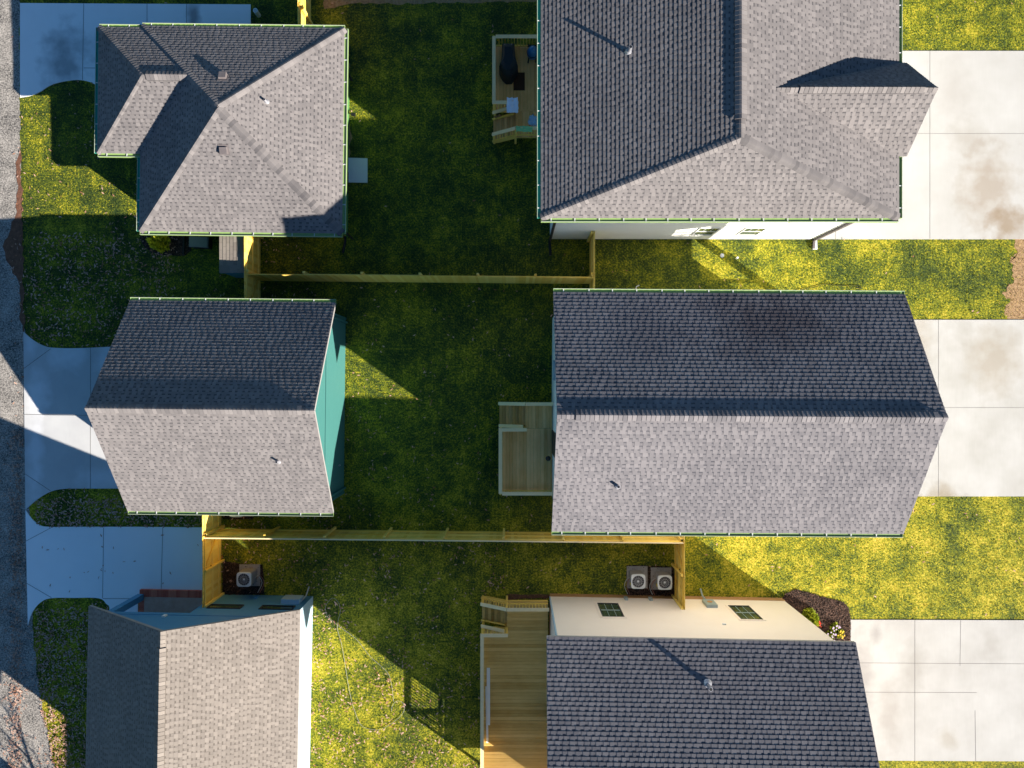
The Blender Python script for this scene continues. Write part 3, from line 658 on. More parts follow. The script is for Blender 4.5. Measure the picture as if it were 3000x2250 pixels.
w = MB(); w.box(-4.89, -4.851, -1.0, -.1, .95, 3.0); w.build('door', M['dark_metal'], h6)

# ---- blue house, bottom left: local x runs along the ridge (south), yaw -91.1 deg
h5 = thing('house', 'blue-walled gable house with a brick-edged corner porch and a tan-grey roof', 'house', (-12.33, -12.72, 0), R(-91.1))
ze5, b5 = 3.0, 4.07; zr5 = 5.57; pt5 = (zr5 - ze5) / b5; a5 = 4.08
gable_roof(h5, a5, b5, ze5, zr5, 'shingle_tan', 51, vent=(.45, .3), gut=(None, None))
# local: x south, y east
zt = ze5 + (b5 - 3.72) * pt5 - .17; zp = zr5 - .17; xn = -3.70; xs5 = 3.75; yE, yW = 3.72, -3.72; yP = -.42; xP = -1.9; zb = 2.45
w = MB()
w.face([(xn, yP, 0), (xn, yE, 0), (xn, yE, zb), (xn, yP, zb)][::-1])
w.face([(xn, yW, zb), (xn, yE, zb), (xn, yE, zt), (xn, 0, zp), (xn, yW, zt)][::-1])
w.face([(xn, yP, 0), (xP, yP, 0), (xP, yP, zb), (xn, yP, zb)]); w.face([(xP, yW, 0), (xP, yP, 0), (xP, yP, zb), (xP, yW, zb)][::-1])
w.face([(xn, yW, zb), (xn, yW, zt), (xs5, yW, zt), (xs5, yW, zb)][::-1]); w.face([(xP, yW, 0), (xP, yW, zb), (xs5, yW, zb), (xs5, yW, 0)][::-1])
w.face([(xs5, yW, 0), (xs5, yE, 0), (xs5, yE, zt), (xs5, 0, zp), (xs5, yW, zt)]); w.face([(xn + .15, yW, zb), (xn + .15, yP, zb), (xP, yP, zb), (xP, yW, zb)])
w.face([(xn + .15, yW, zb), (xn + .15, yW, zt), (xn + .15, yP, zt), (xn + .15, yP, zb)]); w.face([(xn, yW, zb), (xn, yP, zb), (xn + .15, yP, zb), (xn + .15, yW, zb)])
w.build('wall', M['blue'], h5)
w = MB(); w.box(xn + .002, xs5 - .002, yE - .02, yE + .012, 0, zt); w.build('side_wall', M['pale_and_sunlit_blue'], h5)  # east face: same blue siding, coloured paler for the sun on it
w = MB(); w.box(xn - .02, xn - .001, yW, yE, 2.72, 2.76); w.build('frieze_board', M['blue'], h5)
w = MB(); w.box(xn + .0, xn + .26, yW + .02, yW + .28, .17, zb); w.build('porch_post', M['blue'], h5)
w = MB(); w.box(xn + .12, xP, yW + .3, yP, 0, .165); w.build('porch_slab', M['porch_slab'], h5)
w = MB(); rb = random.Random(4); y = yW + .1
while y < yP - .01: w.box(xn - .18, xn + .118, y, min(y + .075, yP), 0, .17, rb.random()); y += .082
x = xn + .125
while x < xP: w.box(x, x + .075, yW + .08, yW + .298, 0, .17, rb.random()); x += .082
w.build('brick_edging', M['brick'], h5)
for pxa in (660, 812):
    q = tl(h5, P(pxa, 1778, 1.65)); window(h5, (xn, q.y, 1.65), (-1, 0, 0), 1.36, .46, 'dark_metal', 1, 1)
q = tl(h5, P(853, 1758, 1.0)); w = MB(); w.box(xn - .2, xn - .001, q.y - .38, q.y + .38, .55, 1.15); mt = w.build('meter_box', M['pale_and_sunlit_blue'], h5)
w = MB(); w.tube([(xn - .1, q.y + .42, .9), (xn - .12, q.y + .42, .3), (xn - .4, q.y + .45, .02)], .03, 6); w.build('conduit', M['line'], mt)
q = tl(h5, P(482, 1810, 2.9)); w = MB(); w.box(xn - .05, xn - .001, q.y - .06, q.y + .06, 2.80, 3.02); w.build('vent_cap', M['white'], h5)
q = tl(h5, P(752, 1747, .3)); w = MB(); w.box(xn - .06, xn - .001, q.y - .07, q.y + .07, .25, .45); w.build('disconnect_box', M['blue'], h5)

# ---- neighbour beyond the lower edge of the picture (its shadow lies on the street)
h7 = thing('house', 'house south of the blue one, beyond the edge of the picture', 'house', (-9.03, -23.5, 0), R(-90))
gable_roof(h7, 4.5, 4.1, 2.8, 5.3, 'shingle', 71, gut=(None, None)); gable_walls(h7, -4.2, 4.2, 3.75, 2.8, 2.5 / 4.1, 4.1, 'white_siding')

# ---- low shed by the green house
sh = thing('storage_shed', 'low storage shed with a flat three-tab shingle roof, tucked between green house and fence', 'shed', (-11.15, 5.2, 0), 0)
x0, x1, y0, y1 = -.72, .315, -.70, .98
w = MB(); w.box(x0 + .05, x1 - .04, y0 + .05, y1, 0, 1.54); w.build('wall', M['blue'], sh)
mb = MB(); sl = MB(); A4 = (x0, y0, 1.60); B4 = (x0, y1, 1.60); C4 = (x1, y1, 1.64); D4 = (x1, y0, 1.64)
roof_plane(mb, sl, A4, B4, [[A4, D4, C4, B4]], 81, .06, True); ro = mb.build('roof', M['shingle_tan'], sh); sl.build('roof_edge', M['blue'], ro)

# ------------------------------------------------------------------ decks
def planks(mb, x0, x1, y0, y1, z0, z1, along, seed, bw=.138, gap=.006):
    rnd = random.Random(seed); lo, hi = (x0, x1) if along == 'y' else (y0, y1); a = lo
    while a < hi - .01:
        b = min(a + bw, hi); n0, n1 = (y0, y1) if along == 'y' else (x0, x1); cuts = [n0]
        L = n1 - n0
        if L > 3: cuts.append(n0 + L * rnd.choice((.35, .55, .7)))
        cuts.append(n1)
        for i in range(len(cuts) - 1):
            c, d = cuts[i] + .002, cuts[i + 1] - .002; t = rnd.random(); zz_ = z1 + rnd.uniform(-.002, .002)
            if along == 'y': mb.box(a, b, c, d, z0, zz_, t)
            else: mb.box(c, d, a, b, z0, zz_, t)
        a = b + gap
bal_mesh = {}
def rail(root, a, b, za, zb_, cm, balusters=True, sub=True):
    """railing from a to b (xy), cap heights za -> zb_, the floor .89 lower"""
    pa, pb = Vector((*a, za)), Vector((*b, zb_)); mb = MB(); hgt = .89
    mb.beam(pa, pb, .14, .036, .6); mb.beam(pa - Vector((0, 0, .06)), pb - Vector((0, 0, .06)), .038, .085, .5, 1); o = mb.build('railing', [M[cm], M['pine']], root); m3 = MB(); m3.beam(pa - Vector((0, 0, hgt - .12)), pb - Vector((0, 0, hgt - .12)), .038, .085, .4); m3.build('bottom_rail', M['pine'], o)
    L = (pb - pa).length; n = int(L / .125)
    sl_ = Vector((0, 0, 0))
    if 'b' not in bal_mesh or sub is False:
        m2 = MB(); m2.box(-.016, .016, -.016, .016, -(hgt - .06), -.03, .5); tmp = m2.build('baluster', M['pine'], o); bal_mesh.setdefault('b', tmp.data)
        COL.objects.unlink(tmp); bpy.data.objects.remove(tmp)
    if balusters:
        for k in range(1, n):
            p = pa.lerp(pb, k / n); bo = bpy.data.objects.new('baluster', bal_mesh['b']); COL.objects.link(bo); bo.parent = o; bo.location = p
    return o
def deck(label, xw, xs, xe, ya, yb, yc, along, floor, cap, seed, fz=.86, end_bal=True):
    s = 1 if yc > yb else -1
    root = thing('deck', label, 'deck', (0, 0, 0)); cz = fz + .89; root.location = (0, 0, 0)
    lo, hi = sorted((ya, yb)); f = MB(); planks(f, xw, xe, lo, hi, fz - .035, fz, along, seed)
    lo2, hi2 = sorted((yb, yc)); planks(f, xs, xe, lo2 + (.006 if s > 0 else 0), hi2 - (0 if s > 0 else .006), fz - .035, fz, along, seed + 1)
    f.build('deck_floor', M[floor], root)
    fr = MB(); fr.box(xw + .03, xe, lo + .03, lo + .07, fz - .26, fz - .036); fr.box(xw + .03, xe, hi - .07, hi - .03, fz - .26, fz - .036); fr.box(xw + .03, xw + .07, lo + .07, hi - .07, fz - .26, fz - .036)
    yo = yc - .05 * s; fr.box(xs, xe, min(yo, yo + .04), max(yo, yo + .04), fz - .26, fz - .036); fr.build('deck_frame', M['pine'], root)
    # stairs towards -x
    st = MB(); n = 4; run = (xs - xw) / n
    for k in range(n):
        zt_ = fz - (k + 1) * fz / (n + 1); xx = xs - (k + 1) * run
        for j in (0, 1): st.box(xx + j * run / 2 + .004, xx + (j + 1) * run / 2 - .002, lo2 + .12, hi2 - .05, zt_ - .035, zt_, random.random())
    st.build('stair_tread', M[floor], root)
    for yy in (lo2 + .07, hi2 - .045): sg = MB(); sg.beam((xs, yy, fz - .16), (xw + .02, yy, .02), .04, .24, .6); sg.build('stringer', M['pine'], root)
    rail(root, (xw + .07, ya + .07 * s), (xw + .07, yb - .07 * s), cz, cz, cap); rail(root, (xw + .141, ya + .07 * s), (xe, ya + .07 * s), cz, cz, cap, end_bal)
    rail(root, (xw, yb), (xs + .05, yb), cz + .002, cz + .002, cap); rail(root, (xs, yc - .05 * s), (xe, yc - .05 * s), cz, cz, cap)
    rail(root, (xs - .01, yc - .05 * s), (xw - .02, yc - .05 * s), cz - .012, cz - .72, cap); rail(root, (xs - .1, yb + .12 * s), (xw, yb + .12 * s), cz - .15, cz - .76, cap, False)
    posts = [(xw + .07, ya + .07 * s), (xw + .07, yb), (xs, yb), (xs, yc - .05 * s), (xw + .04, yc - .05 * s), (xw + .07, (ya + yb) / 2)]
    for i, (x, y) in enumerate(posts):
        top = cz - .02 if i != 4 else cz - .74
        m2 = MB(); m2.box(x - .045, x + .045, y - .045, y + .045, 0, top, .6); m2.build('post', M['pine'], root)
    return root
deck('brown timber deck with a covered grill on it', -.80, .15, 1.60, 14.10, 11.37, 10.30, 'y', 'deck_brown', 'deck_cap_tan', 101) if False else None
M['cap_tan'] = mat('cap_tan', (.78, .52, .24), (.92, .68, .38), ns=9, nm=.8, **WOOD)
deck('brown timber deck with grill, mat and towels behind the white house', -.80, .15, 1.60, 14.10, 11.37, 10.28, 'y', 'deck_brown', 'cap_tan', 101)
deck('bare olive timber deck with pale rails at the middle of the right-hand row', -.54, .55, 1.66, -4.50, -1.85, -.76, 'y', 'deck_olive', 'pine_cap', 111)
deck('long golden timber deck at the end wall of the cream house', -1.28, -.22, 1.50, -16.45, -10.15, -9.06, 'x', 'deck_gold', 'pine_cap', 121, end_bal=True)

# things on the decks
def fold_cloth(name, cpos, sx, sy, m, label, cat, seed, drop=0, rz=0.0, edge=.03):
    rnd = random.Random(seed); mb = MB(); nx, ny = 12, 12; V_ = []
    for j in range(ny + 1):
        for i in range(nx + 1):
            u, v = i / nx - .5, j / ny - .5; x, y = u * sx, v * sy
            if i in (0, nx) or j in (0, ny): x += rnd.uniform(-edge, edge); y += rnd.uniform(-edge, edge)
            z = .03 + .018 * math.sin(9 * u + 4 * v + seed) + .012 * math.sin(14 * v - 5 * u)
            if drop: 
                t = max(0, (.5 - v) - .38); z -= drop * min(1, t / .62); y += t * sy * .45
            V_.append((x * math.cos(rz) - y * math.sin(rz), x * math.sin(rz) + y * math.cos(rz), z))
    mb.v = V_
    for j in range(ny):
        for i in range(nx):
            k = j * (nx + 1) + i; mb.f.append((k, k + 1, k + nx + 2, k + nx + 1)); mb.t.append(.5); mb.m.append(0)
    o = mb.build(name, m, None, smooth=True); o.location = cpos
    so_ = o.modifiers.new('thick', 'SOLIDIFY'); so_.thickness = .012
    return tag(o, label, cat)
FZ = .86; CZ = .86 + .89
# covered grill
gp = P(1489, 172, 1.7); gr = thing('covered_grill', 'grill under a black fitted cover on the brown deck', 'grill', (gp.x, gp.y, FZ))
cv = MB(); secs = [(0, [(-.26, .66), (.26, .66), (.30, .1), (.36, -.12), (.40, -.28), (.24, -.52), (.14, -.68), (-.10, -.68), (-.26, -.52), (-.38, -.28), (-.30, -.1), (-.28, .1)]),]
prof = [(0, 1.0), (.75, .98), (.84, .93), (1.02, .80), (1.10, .55)]; base = secs[0][1]; n = len(base); i0 = 0
for z, s in prof:
    for x, y in base: cv.v.append((x * s, y * s, z))
for k in range(len(prof) - 1):
    for j in range(n): l = (j + 1) % n; cv.f.append((k * n + j, k * n + l, (k + 1) * n + l, (k + 1) * n + j)); cv.t.append(.5); cv.m.append(0)
cv.f.append(tuple(range((len(prof) - 1) * n, len(prof) * n))); cv.t.append(.5); cv.m.append(0); cv.f = [f[::-1] if False else f for f in cv.f]
c_o = cv.build('cover', M['black_cloth'], gr)
for s in (-1, 1):
    sm = MB(); sm.tube([(s * .13, .50, 1.04), (s * .15, .3, 1.06), (s * .15, 0, 1.07), (s * .15, -.3, 1.06), (s * .12, -.42, 1.04)], .006, 5); sm.build('seam_piping', M['line'], gr)
# kamado-like cooker + bright one
def kamado(px_, py_, r, m, label, nm, stand):
    q = P(px_, py_, FZ + .5); k = thing(nm, label, 'cooker' if stand else 'ball', (q.x, q.y, FZ))
    b = MB(); b.revolve((0, 0, .16), [(0.02, 0), (r * .6, .02), (r * .95, .18), (r, .32), (r * .98, .40)], 24); b.build('bowl' if stand else 'lower_half', M[m], k, smooth=True)
    b = MB(); b.revolve((0, 0, .16), [(r * .99, .41), (r * .93, .52), (r * .7, .66), (r * .35, .75), (0.01, .77)], 24); b.build('lid' if stand else 'upper_half', M[m], k, smooth=True)
    if stand:
        b = MB(); b.revolve((0, 0, .16), [(r * 1.0, .385), (r * 1.05, .39), (r * 1.05, .415), (r * 1.0, .42)], 24); b.build('band', M['black'], k)
        for a in range(4):
            t = a * math.pi / 2 + .78; b = MB(); b.beam((r * 1.05 * math.cos(t), r * 1.05 * math.sin(t), 0), (r * .9 * math.cos(t), r * .9 * math.sin(t), .42), .05, .05); b.build('leg', M['black'], k)
        b = MB(); b.box(-.12, .2, r * .95, r * 1.5, .45, .50); b.beam((-.2, r * 1.3, .52), (.25, r * 1.1, .52), .10, .04); b.build('hinge', M['black'], k)
    else:
        b = MB(); b.revolve((0, 0, 0), [(r * .6, 0), (r * .62, .17)], 16); b.build('base_ring', M['black'], k)
kamado(1560, 155, .225, 'blue_glaze', 'round dark blue ceramic cooker on black legs beside the covered grill', 'ceramic_cooker', True)
kamado(1589, 150, .19, 'blue_bright', 'bright blue ball half hidden under the west gutter', 'blue_ball', False)
q = P(1521, 239, FZ); mm = MB(); mm.box(-.235, .235, -.37, .37, 0, .02); mm.box(-.20, .20, -.335, .335, .02, .024); o = mm.build('door_mat', M['mat_brown']); o.location = q + Vector((0, 0, .003)); tag(o, 'dark brown rectangular mat lying on the brown deck', 'mat')
q = P(1501, 309, CZ); fold_cloth('towel', (q.x, q.y, CZ + .01), .46, .60, M['towel_white'], 'white towel hung over the short deck rail', 'towel', 3, drop=.0, edge=.02)
q = P(1566, 354, FZ); fold_cloth('towel', (q.x, q.y, FZ), .42, .40, M['towel_blue'], 'pale blue patterned towel dropped on the deck boards', 'towel', 8, rz=-.3, edge=.06)
q = P(1536, 379, CZ); fold_cloth('towel', (q.x, q.y, CZ + .01), .66, .22, M['towel_green'], 'light green towel draped along the rail by the deck steps', 'towel', 5, edge=.02)
q = P(1453, 350, .05); sb = MB(); sb.revolve((0, 0, 0), [(.0, .10), (.06, .09), (.075, .04), (.055, 0)], 10, sx=1.2); sb.revolve((.17, .02, 0), [(.0, .10), (.06, .09), (.075, .04), (.055, 0)], 10, sx=1.2); o = sb.build('clay_pot', M['foundation'], smooth=True); o.location = (q.x, q.y, .35); tag(o, 'small reddish clay pots at the foot of the brown deck steps', 'pot')
# boards leaning/lying on the long deck
for (a, b, w_, lab) in (((1431, 1955), (1431, 2122), .14, 'white plank on the long golden deck, the upper of two overlapping'), ((1425, 2010), (1428, 2175), .10, 'narrow pale plank on the golden deck, partly under a white one')):
    pa, pb = P(*a, FZ), P(*b, FZ); mb = MB(); d = pb - pa; zo = .05 if w_ > .12 else .02; mb.beam((0, 0, zo), (d.x, d.y, zo + .01), w_ * (1 if w_ > .12 else .9), .02)
    o = mb.build('plank', M['white']); o.location = (pa.x, pa.y, FZ + .005); tag(o, lab, 'plank')

# ------------------------------------------------------------------ fences
def fence(label, a, b, rails_side, posts=2.4, h=1.83, gate=None, seed=1, cap=False):
    a = Vector((*a, 0)); b = Vector((*b, 0)); d = (b - a).normalized(); n = Vector((-d.y, d.x, 0)) * rails_side; L = (b - a).length
    root = thing('fence', label, 'fence', tuple(a)); O = Vector((0, 0, 0)); rnd = random.Random(seed); nb = max(1, round(L / posts)); bl = L / nb
    lean = [rnd.uniform(-.02, .03) for _ in range(nb + 1)]
    for i in range(nb):
        x0_, x1_ = i * bl, (i + 1) * bl; is_gate = gate is not None and i == gate; par = root
        mb = MB(); x = x0_ + (.02 if is_gate else 0); pw = .14
        while x < x1_ - .02:
            e = min(x + pw - .004, x1_); t = rnd.random(); ht = h + rnd.uniform(-.012, .008); k0 = lean[i] + (lean[i + 1] - lean[i]) * (x - x0_) / bl; k = n * k0 * .5
            q = [O + d * x - n * .009, O + d * e - n * .009, O + d * e + n * .009, O + d * x + n * .009]
            if rails_side < 0: q.reverse()
            top = [p + Vector((0, 0, ht)) + k for p in q]
            mb.hexa([p + Vector((0, 0, .03)) for p in q], top, t); x += pw
        pn = mb.build('gate' if is_gate else 'picket_panel', M['pine'], root)
        for z in (.32, .95, 1.66):
            r_ = MB(); off = n * (.030 + lean[i] * .5 * z / h); r_.beam(O + d * (x0_ + .03) + off + Vector((0, 0, z)), O + d * (x1_ - .03) + off + Vector((0, 0, z)), .038, .088, rnd.random()); r_.build('rail', M['pine'], pn if is_gate else root)
        if is_gate:
            r_ = MB(); off = n * .055; r_.beam(O + d * (x0_ + .1) + off + Vector((0, 0, .36)), O + d * (x1_ - .1) + off + Vector((0, 0, 1.62)), .03, .09, .15); r_.build('brace', M['pine'], pn)
            r_ = MB(); c = O + d * (x1_ - .1) + n * .07; r_.beam(c + Vector((0, 0, 1.2)), c + d * .16 + Vector((0, 0, 1.2)), .03, .03); r_.build('latch', M['black'], pn)
    for i in range(nb + 1):
        p = O + d * min(max(i * bl, .05), L - .05) + n * .097; k = n * lean[i] * .5
        q = [p + d * s * .045 + n * t * .045 for s, t in ((-1, -1), (1, -1), (1, 1), (-1, 1))]
        if rails_side < 0: q.reverse()
        mb = MB(); mb.hexa([x for x in q], [x + k + Vector((0, 0, h - .03)) for x in q], rnd.random()); mb.build('post', M['pine'], root)
    if cap:
        mb = MB(); mb.beam(O + Vector((0, 0, h + .02)), O + d * L + Vector((0, 0, h + .02)), .05, .02, .8); mb.build('cap_board', M['pine_cap'], root)
    return root
fence('upper long picket fence between the two shaded back yards', (-10.74, 4.42), (3.29, 4.29), 1, 2.37, seed=1)
fence('lower long picket fence showing its posts and rails', (-12.40, -6.20), (6.90, -6.40), 1, 2.35, seed=2, cap=True)
fence('short gated fence joining the green house to the teal house', (-10.78, 6.3), (-10.78, 2.85), 1, 1.7, gate=1, seed=3) 
fence('short gated fence joining the teal house to the blue house, by the clean driveway', (-12.46, -4.6), (-12.46, -9.02), 1, 1.5, gate=1, seed=4)
fence('short fence joining the white house to the roof below it', (3.34, 6.17), (3.34, 2.75), -1, 1.7, seed=5)
fence('short gated fence ending at the cream wall beside two cooling units', (6.96, -4.9), (6.96, -9.12), -1, 1.4, gate=1, seed=6)
fence('bright gated fence at the top edge behind the green house', (-8.62, 17.2), (-8.62, 13.45), 1, 1.9, gate=1, seed=7)

# ------------------------------------------------------------------ cooling units
def ac(cx, cy, padc, label, lines, group='cooling units', ang=0):
    root = thing('air_conditioner', label, 'air conditioner', (cx, cy, 0), 0, group); h = .80; hw = .30
    p = MB(); dx, dy = padc[0] - cx, padc[1] - cy; p.box(dx - padc[2], dx + padc[2], dy - padc[3], dy + padc[3], 0, .07); p.build('base_pad', M['pad'], root)
    def rr(s, r, k=5):
        out = []
        for qx, qy, a0 in ((1, 1, 0), (-1, 1, 90), (-1, -1, 180), (1, -1, 270)):
            for j in range(k): t = R(a0 + 90 * j / (k - 1)); out.append((qx * (s - r) + r * math.cos(t), qy * (s - r) + r * math.sin(t)))
        return out
    b = MB(); b.prism(rr(hw - .03, .07), .07, h - .04); b.build('cabinet', M['ac_dark'], root)
    lv = MB()
    for k in range(12): z = .13 + k * .05; lv.prism(rr(hw - .012, .08), z, z + .022)
    lv.build('louvres', M['ac_case'], root)
    t = MB(); n = 40; pts = []; o_ = []
    for k in range(n):
        a = 2 * math.pi * k / n; q = hw / (abs(math.cos(a)) ** 6 + abs(math.sin(a)) ** 6) ** (1 / 6); o_.append((q * math.cos(a), q * math.sin(a)))
    for x, y in o_:
        l = math.hypot(x, y); pts.append((x / l * .252, y / l * .252))
    for k in range(n):
        l = (k + 1) % n
        t.face([(*o_[k], h), (*o_[l], h), (*pts[l], h + .012), (*pts[k], h + .012)]); t.face([(*o_[k], h - .07), (*o_[l], h - .07), (*o_[l], h), (*o_[k], h)]); t.face([(*pts[k], h + .012), (*pts[l], h + .012), (*pts[l], h - .06), (*pts[k], h - .06)])
    t.build('top_frame', M['ac_top'], root)
    w_ = MB(); w_.cyl((0, 0), .25, h - .16, h - .158, 24); w_.build('shroud', M['ac_dark'], root)
    g_ = MB()
    for k in range(16):
        a = 2 * math.pi * k / 16; g_.beam((.04 * math.cos(a), .04 * math.sin(a), h + .02), (.25 * math.cos(a), .25 * math.sin(a), h + .008), .004, .004)
    for rad in (.15,):
        g_.tube([(rad * math.cos(2 * math.pi * k / 24), rad * math.sin(2 * math.pi * k / 24), h + .016) for k in range(25)], .003, 4)
    g_.build('grille', M['ac_top'], root)
    f_ = MB()
    for k in range(3):
        a = ang + 2 * math.pi * k / 3
        q = [(.05, a - .3), (.21, a - .45), (.22, a + .35), (.05, a + .2)]
        f_.hexa([(r * math.cos(u), r * math.sin(u), h - .085 + (.02 if i in (1, 0) else 0)) for i, (r, u) in enumerate(q)], [(r * math.cos(u), r * math.sin(u), h - .08 + (.02 if i in (1, 0) else 0)) for i, (r, u) in enumerate(q)])
    f_.build('fan', M['ac_blade'], root); hb = MB(); hb.cyl((0, 0), .042, h - .09, h - .02, 14); hb.build('hub', M['ac_top'], root)
    if lines:
        for s, m_ in ((0, 'line'), (.09, 'copper')):
            l_ = MB(); l_.tube(smooth([(x - cx + s, y - cy, z) for x, y, z in lines], 4), .013, 5); l_.build('hose', M[m_], root)
        y_ = MB(); y_.box(-hw - .001, -hw + .02, -.2, -.12, .5, .72); y_.build('label_plate', M['yellow'], root)
    return root
q = P(1870, 1704, .8); p_ = P(1866, 1690); ac(q.x, q.y, (p_.x, p_.y, .44, .47), 'grey cooling unit on its pad, left of the pair beside the cream wall', [(q.x - .28, q.y + .05, .3), (q.x - .42, q.y - .1, .25), (q.x - .46, q.y - .4, .1), (q.x - .38, q.y - .62, .45)], ang=.6)
q = P(1948, 1707, .8); p_ = P(1936, 1694); ac(q.x, q.y, (p_.x, p_.y, .44, .47), 'grey cooling unit closest to the gated fence at the cream wall', [(q.x - .28, q.y + .05, .3), (q.x - .45, q.y - .1, .25), (q.x - .5, q.y - .4, .1), (q.x - .45, q.y - .6, .45)], ang=1.5)
q = P(714, 1698, .8); p_ = P(733, 1684); ac(q.x, q.y, (p_.x, p_.y, .44, .46), 'cooling unit standing in shade by the blue wall and a gated fence', [(q.x + .25, q.y - .1, .3), (q.x + .45, q.y + .05, .4), (q.x + .55, q.y - .3, .2), (q.x + .42, q.y - .68, .35)], ang=.2)
q = P(692, 1494, .8); p_ = P(713, 1481); ac(q.x, q.y, (p_.x, p_.y, .44, .46), 'cooling unit half hidden below the gutter of the teal house', None)

# ------------------------------------------------------------------ plants, mulch
def bed(name, poly, seed, label):
    pp = rag(poly, .03, .15, seed); o = sheet(name, pp, .012, M['mulch']); 
    ex.append(poly); return o
ex = []
bed1 = ccw(A_((2288, 1757), (2300, 1740), (2330, 1727), (2375, 1738), (2420, 1752), (2465, 1762), (2482, 1775), (2490, 1810), (2490, 1925), (2400, 1925)))
bed2 = ccw(A_((412, 680), (412, 700), (422, 722), (445, 740), (490, 749), (545, 748), (560, 735), (560, 670), (412, 670)))
bed3 = ccw(A_((655, 1642), (700, 1650), (770, 1655), (775, 1740), (652, 1742)))
bed4 = ccw(A_((1836, 1655), (1975, 1660), (1975, 1746), (1838, 1744)))
bed5 = ccw(A_((655, 1440), (745, 1440), (742, 1520), (655, 1520)))
def chips(poly, n, seed, z=.012):
    rnd = random.Random(seed); mb = MB(); xs_ = [p[0] for p in poly]; ys_ = [p[1] for p in poly]; k = 0
    while k < n:
        x, y = rnd.uniform(min(xs_), max(xs_)), rnd.uniform(min(ys_), max(ys_))
        if not pip(x, y, poly): continue
        k += 1; a = rnd.random() * 6.28; l = rnd.uniform(.02, .055); w_ = rnd.uniform(.008, .02); h_ = rnd.uniform(.005, .045); dx, dy = math.cos(a), math.sin(a); t = rnd.uniform(-.02, .03)
        mb.face([(x - dx * l - dy * w_, y - dy * l + dx * w_, z + h_), (x + dx * l - dy * w_, y + dy * l + dx * w_, z + h_ + t), (x + dx * l + dy * w_, y + dy * l - dx * w_, z + h_ + t), (x - dx * l + dy * w_, y - dy * l - dx * w_, z + h_)], rnd.random() ** 1.6)
    return mb
def pip(x, y, poly):
    c = False; j = len(poly) - 1
    for i in range(len(poly)):
        xi, yi = poly[i]; xj_, yj = poly[j]
        if (yi > y) != (yj > y) and x < (xj_ - xi) * (y - yi) / (yj - yi) + xi: c = not c
        j = i
    return c
for i, bp in enumerate((bed1, bed2, bed3, bed4, bed5)):
    bed('mulch_bed', bp, 40 + i, '')
    o = chips(bp, (6500, 1500, 1500, 1200, 600)[i], 50 + i).build('wood_chips', M['mulch']); tag(o, ('wood chips of the bed at the corner of the cream house', 'wood chips of the bed below the green house', 'wood chips round the cooling unit by the blue wall', 'wood chips round the pair of cooling units', 'wood chips by the half-hidden cooling unit')[i], 'mulch', kind='stuff')

def shrub(name, label, c, rx, ry, hz, n, m, seed, leaf=.07, up=.6):
    root = thing(name, label, 'shrub', c); rnd = random.Random(seed); mb = MB()
    for k in range(n):
        a = rnd.random() * 6.283; ph = math.acos(rnd.random() * .98); rr_ = (rnd.uniform(.55, 1.0)) * (1 + .12 * math.sin(3 * a + seed) + .08 * math.sin(7 * a))
        d = Vector((math.cos(a) * math.sin(ph) * rx, math.sin(a) * math.sin(ph) * ry, math.cos(ph) * hz * .85)) * rr_ + Vector((0, 0, hz * .12))
        o = (Vector((math.cos(a) * math.sin(ph), math.sin(a) * math.sin(ph), math.cos(ph) + up)) + Vector((rnd.gauss(0, .35), rnd.gauss(0, .35), rnd.gauss(0, .3)))).normalized()
        s = o.cross(Vector((rnd.gauss(0, 1), rnd.gauss(0, 1), rnd.gauss(0, 1)))).normalized() * leaf * .22; l = o * leaf * rnd.uniform(.6, 1.3)
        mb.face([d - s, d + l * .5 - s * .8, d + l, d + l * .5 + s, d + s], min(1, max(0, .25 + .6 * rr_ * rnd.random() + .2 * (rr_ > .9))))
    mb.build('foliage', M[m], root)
    st = MB()
    for k in range(9):
        a = k * .7; st.tube([(0, 0, 0), (rx * .3 * math.cos(a), ry * .3 * math.sin(a), hz * .4), (rx * .6 * math.cos(a), ry * .6 * math.sin(a), hz * .75)], lambda t: .012 * (1 - .6 * t), 5)
    st.build('stem', M['bark'], root); return root
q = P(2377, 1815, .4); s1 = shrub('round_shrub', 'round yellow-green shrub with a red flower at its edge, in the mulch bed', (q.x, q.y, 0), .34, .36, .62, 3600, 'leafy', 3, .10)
fl = MB(); rf = random.Random(3)
for k in range(46):
    d = Vector((.30 + rf.gauss(0, .045), -.15 + rf.gauss(0, .05), .40 + rf.gauss(0, .05))); a = rf.random() * 6.28
    fl.face([d, d + Vector((math.cos(a) * .06, math.sin(a) * .06, .02)), d + Vector((math.cos(a + .8) * .06, math.sin(a + .8) * .06, .03))])
fl.build('flower', M['petal_red'], s1)
q = P(461, 708, .45); shrub('golden_shrub', 'bright golden-green shrub in the shaded bed under the green house gutter', (q.x, q.y, 0), .38, .33, .75, 3400, 'leafy_gold', 5, .11)
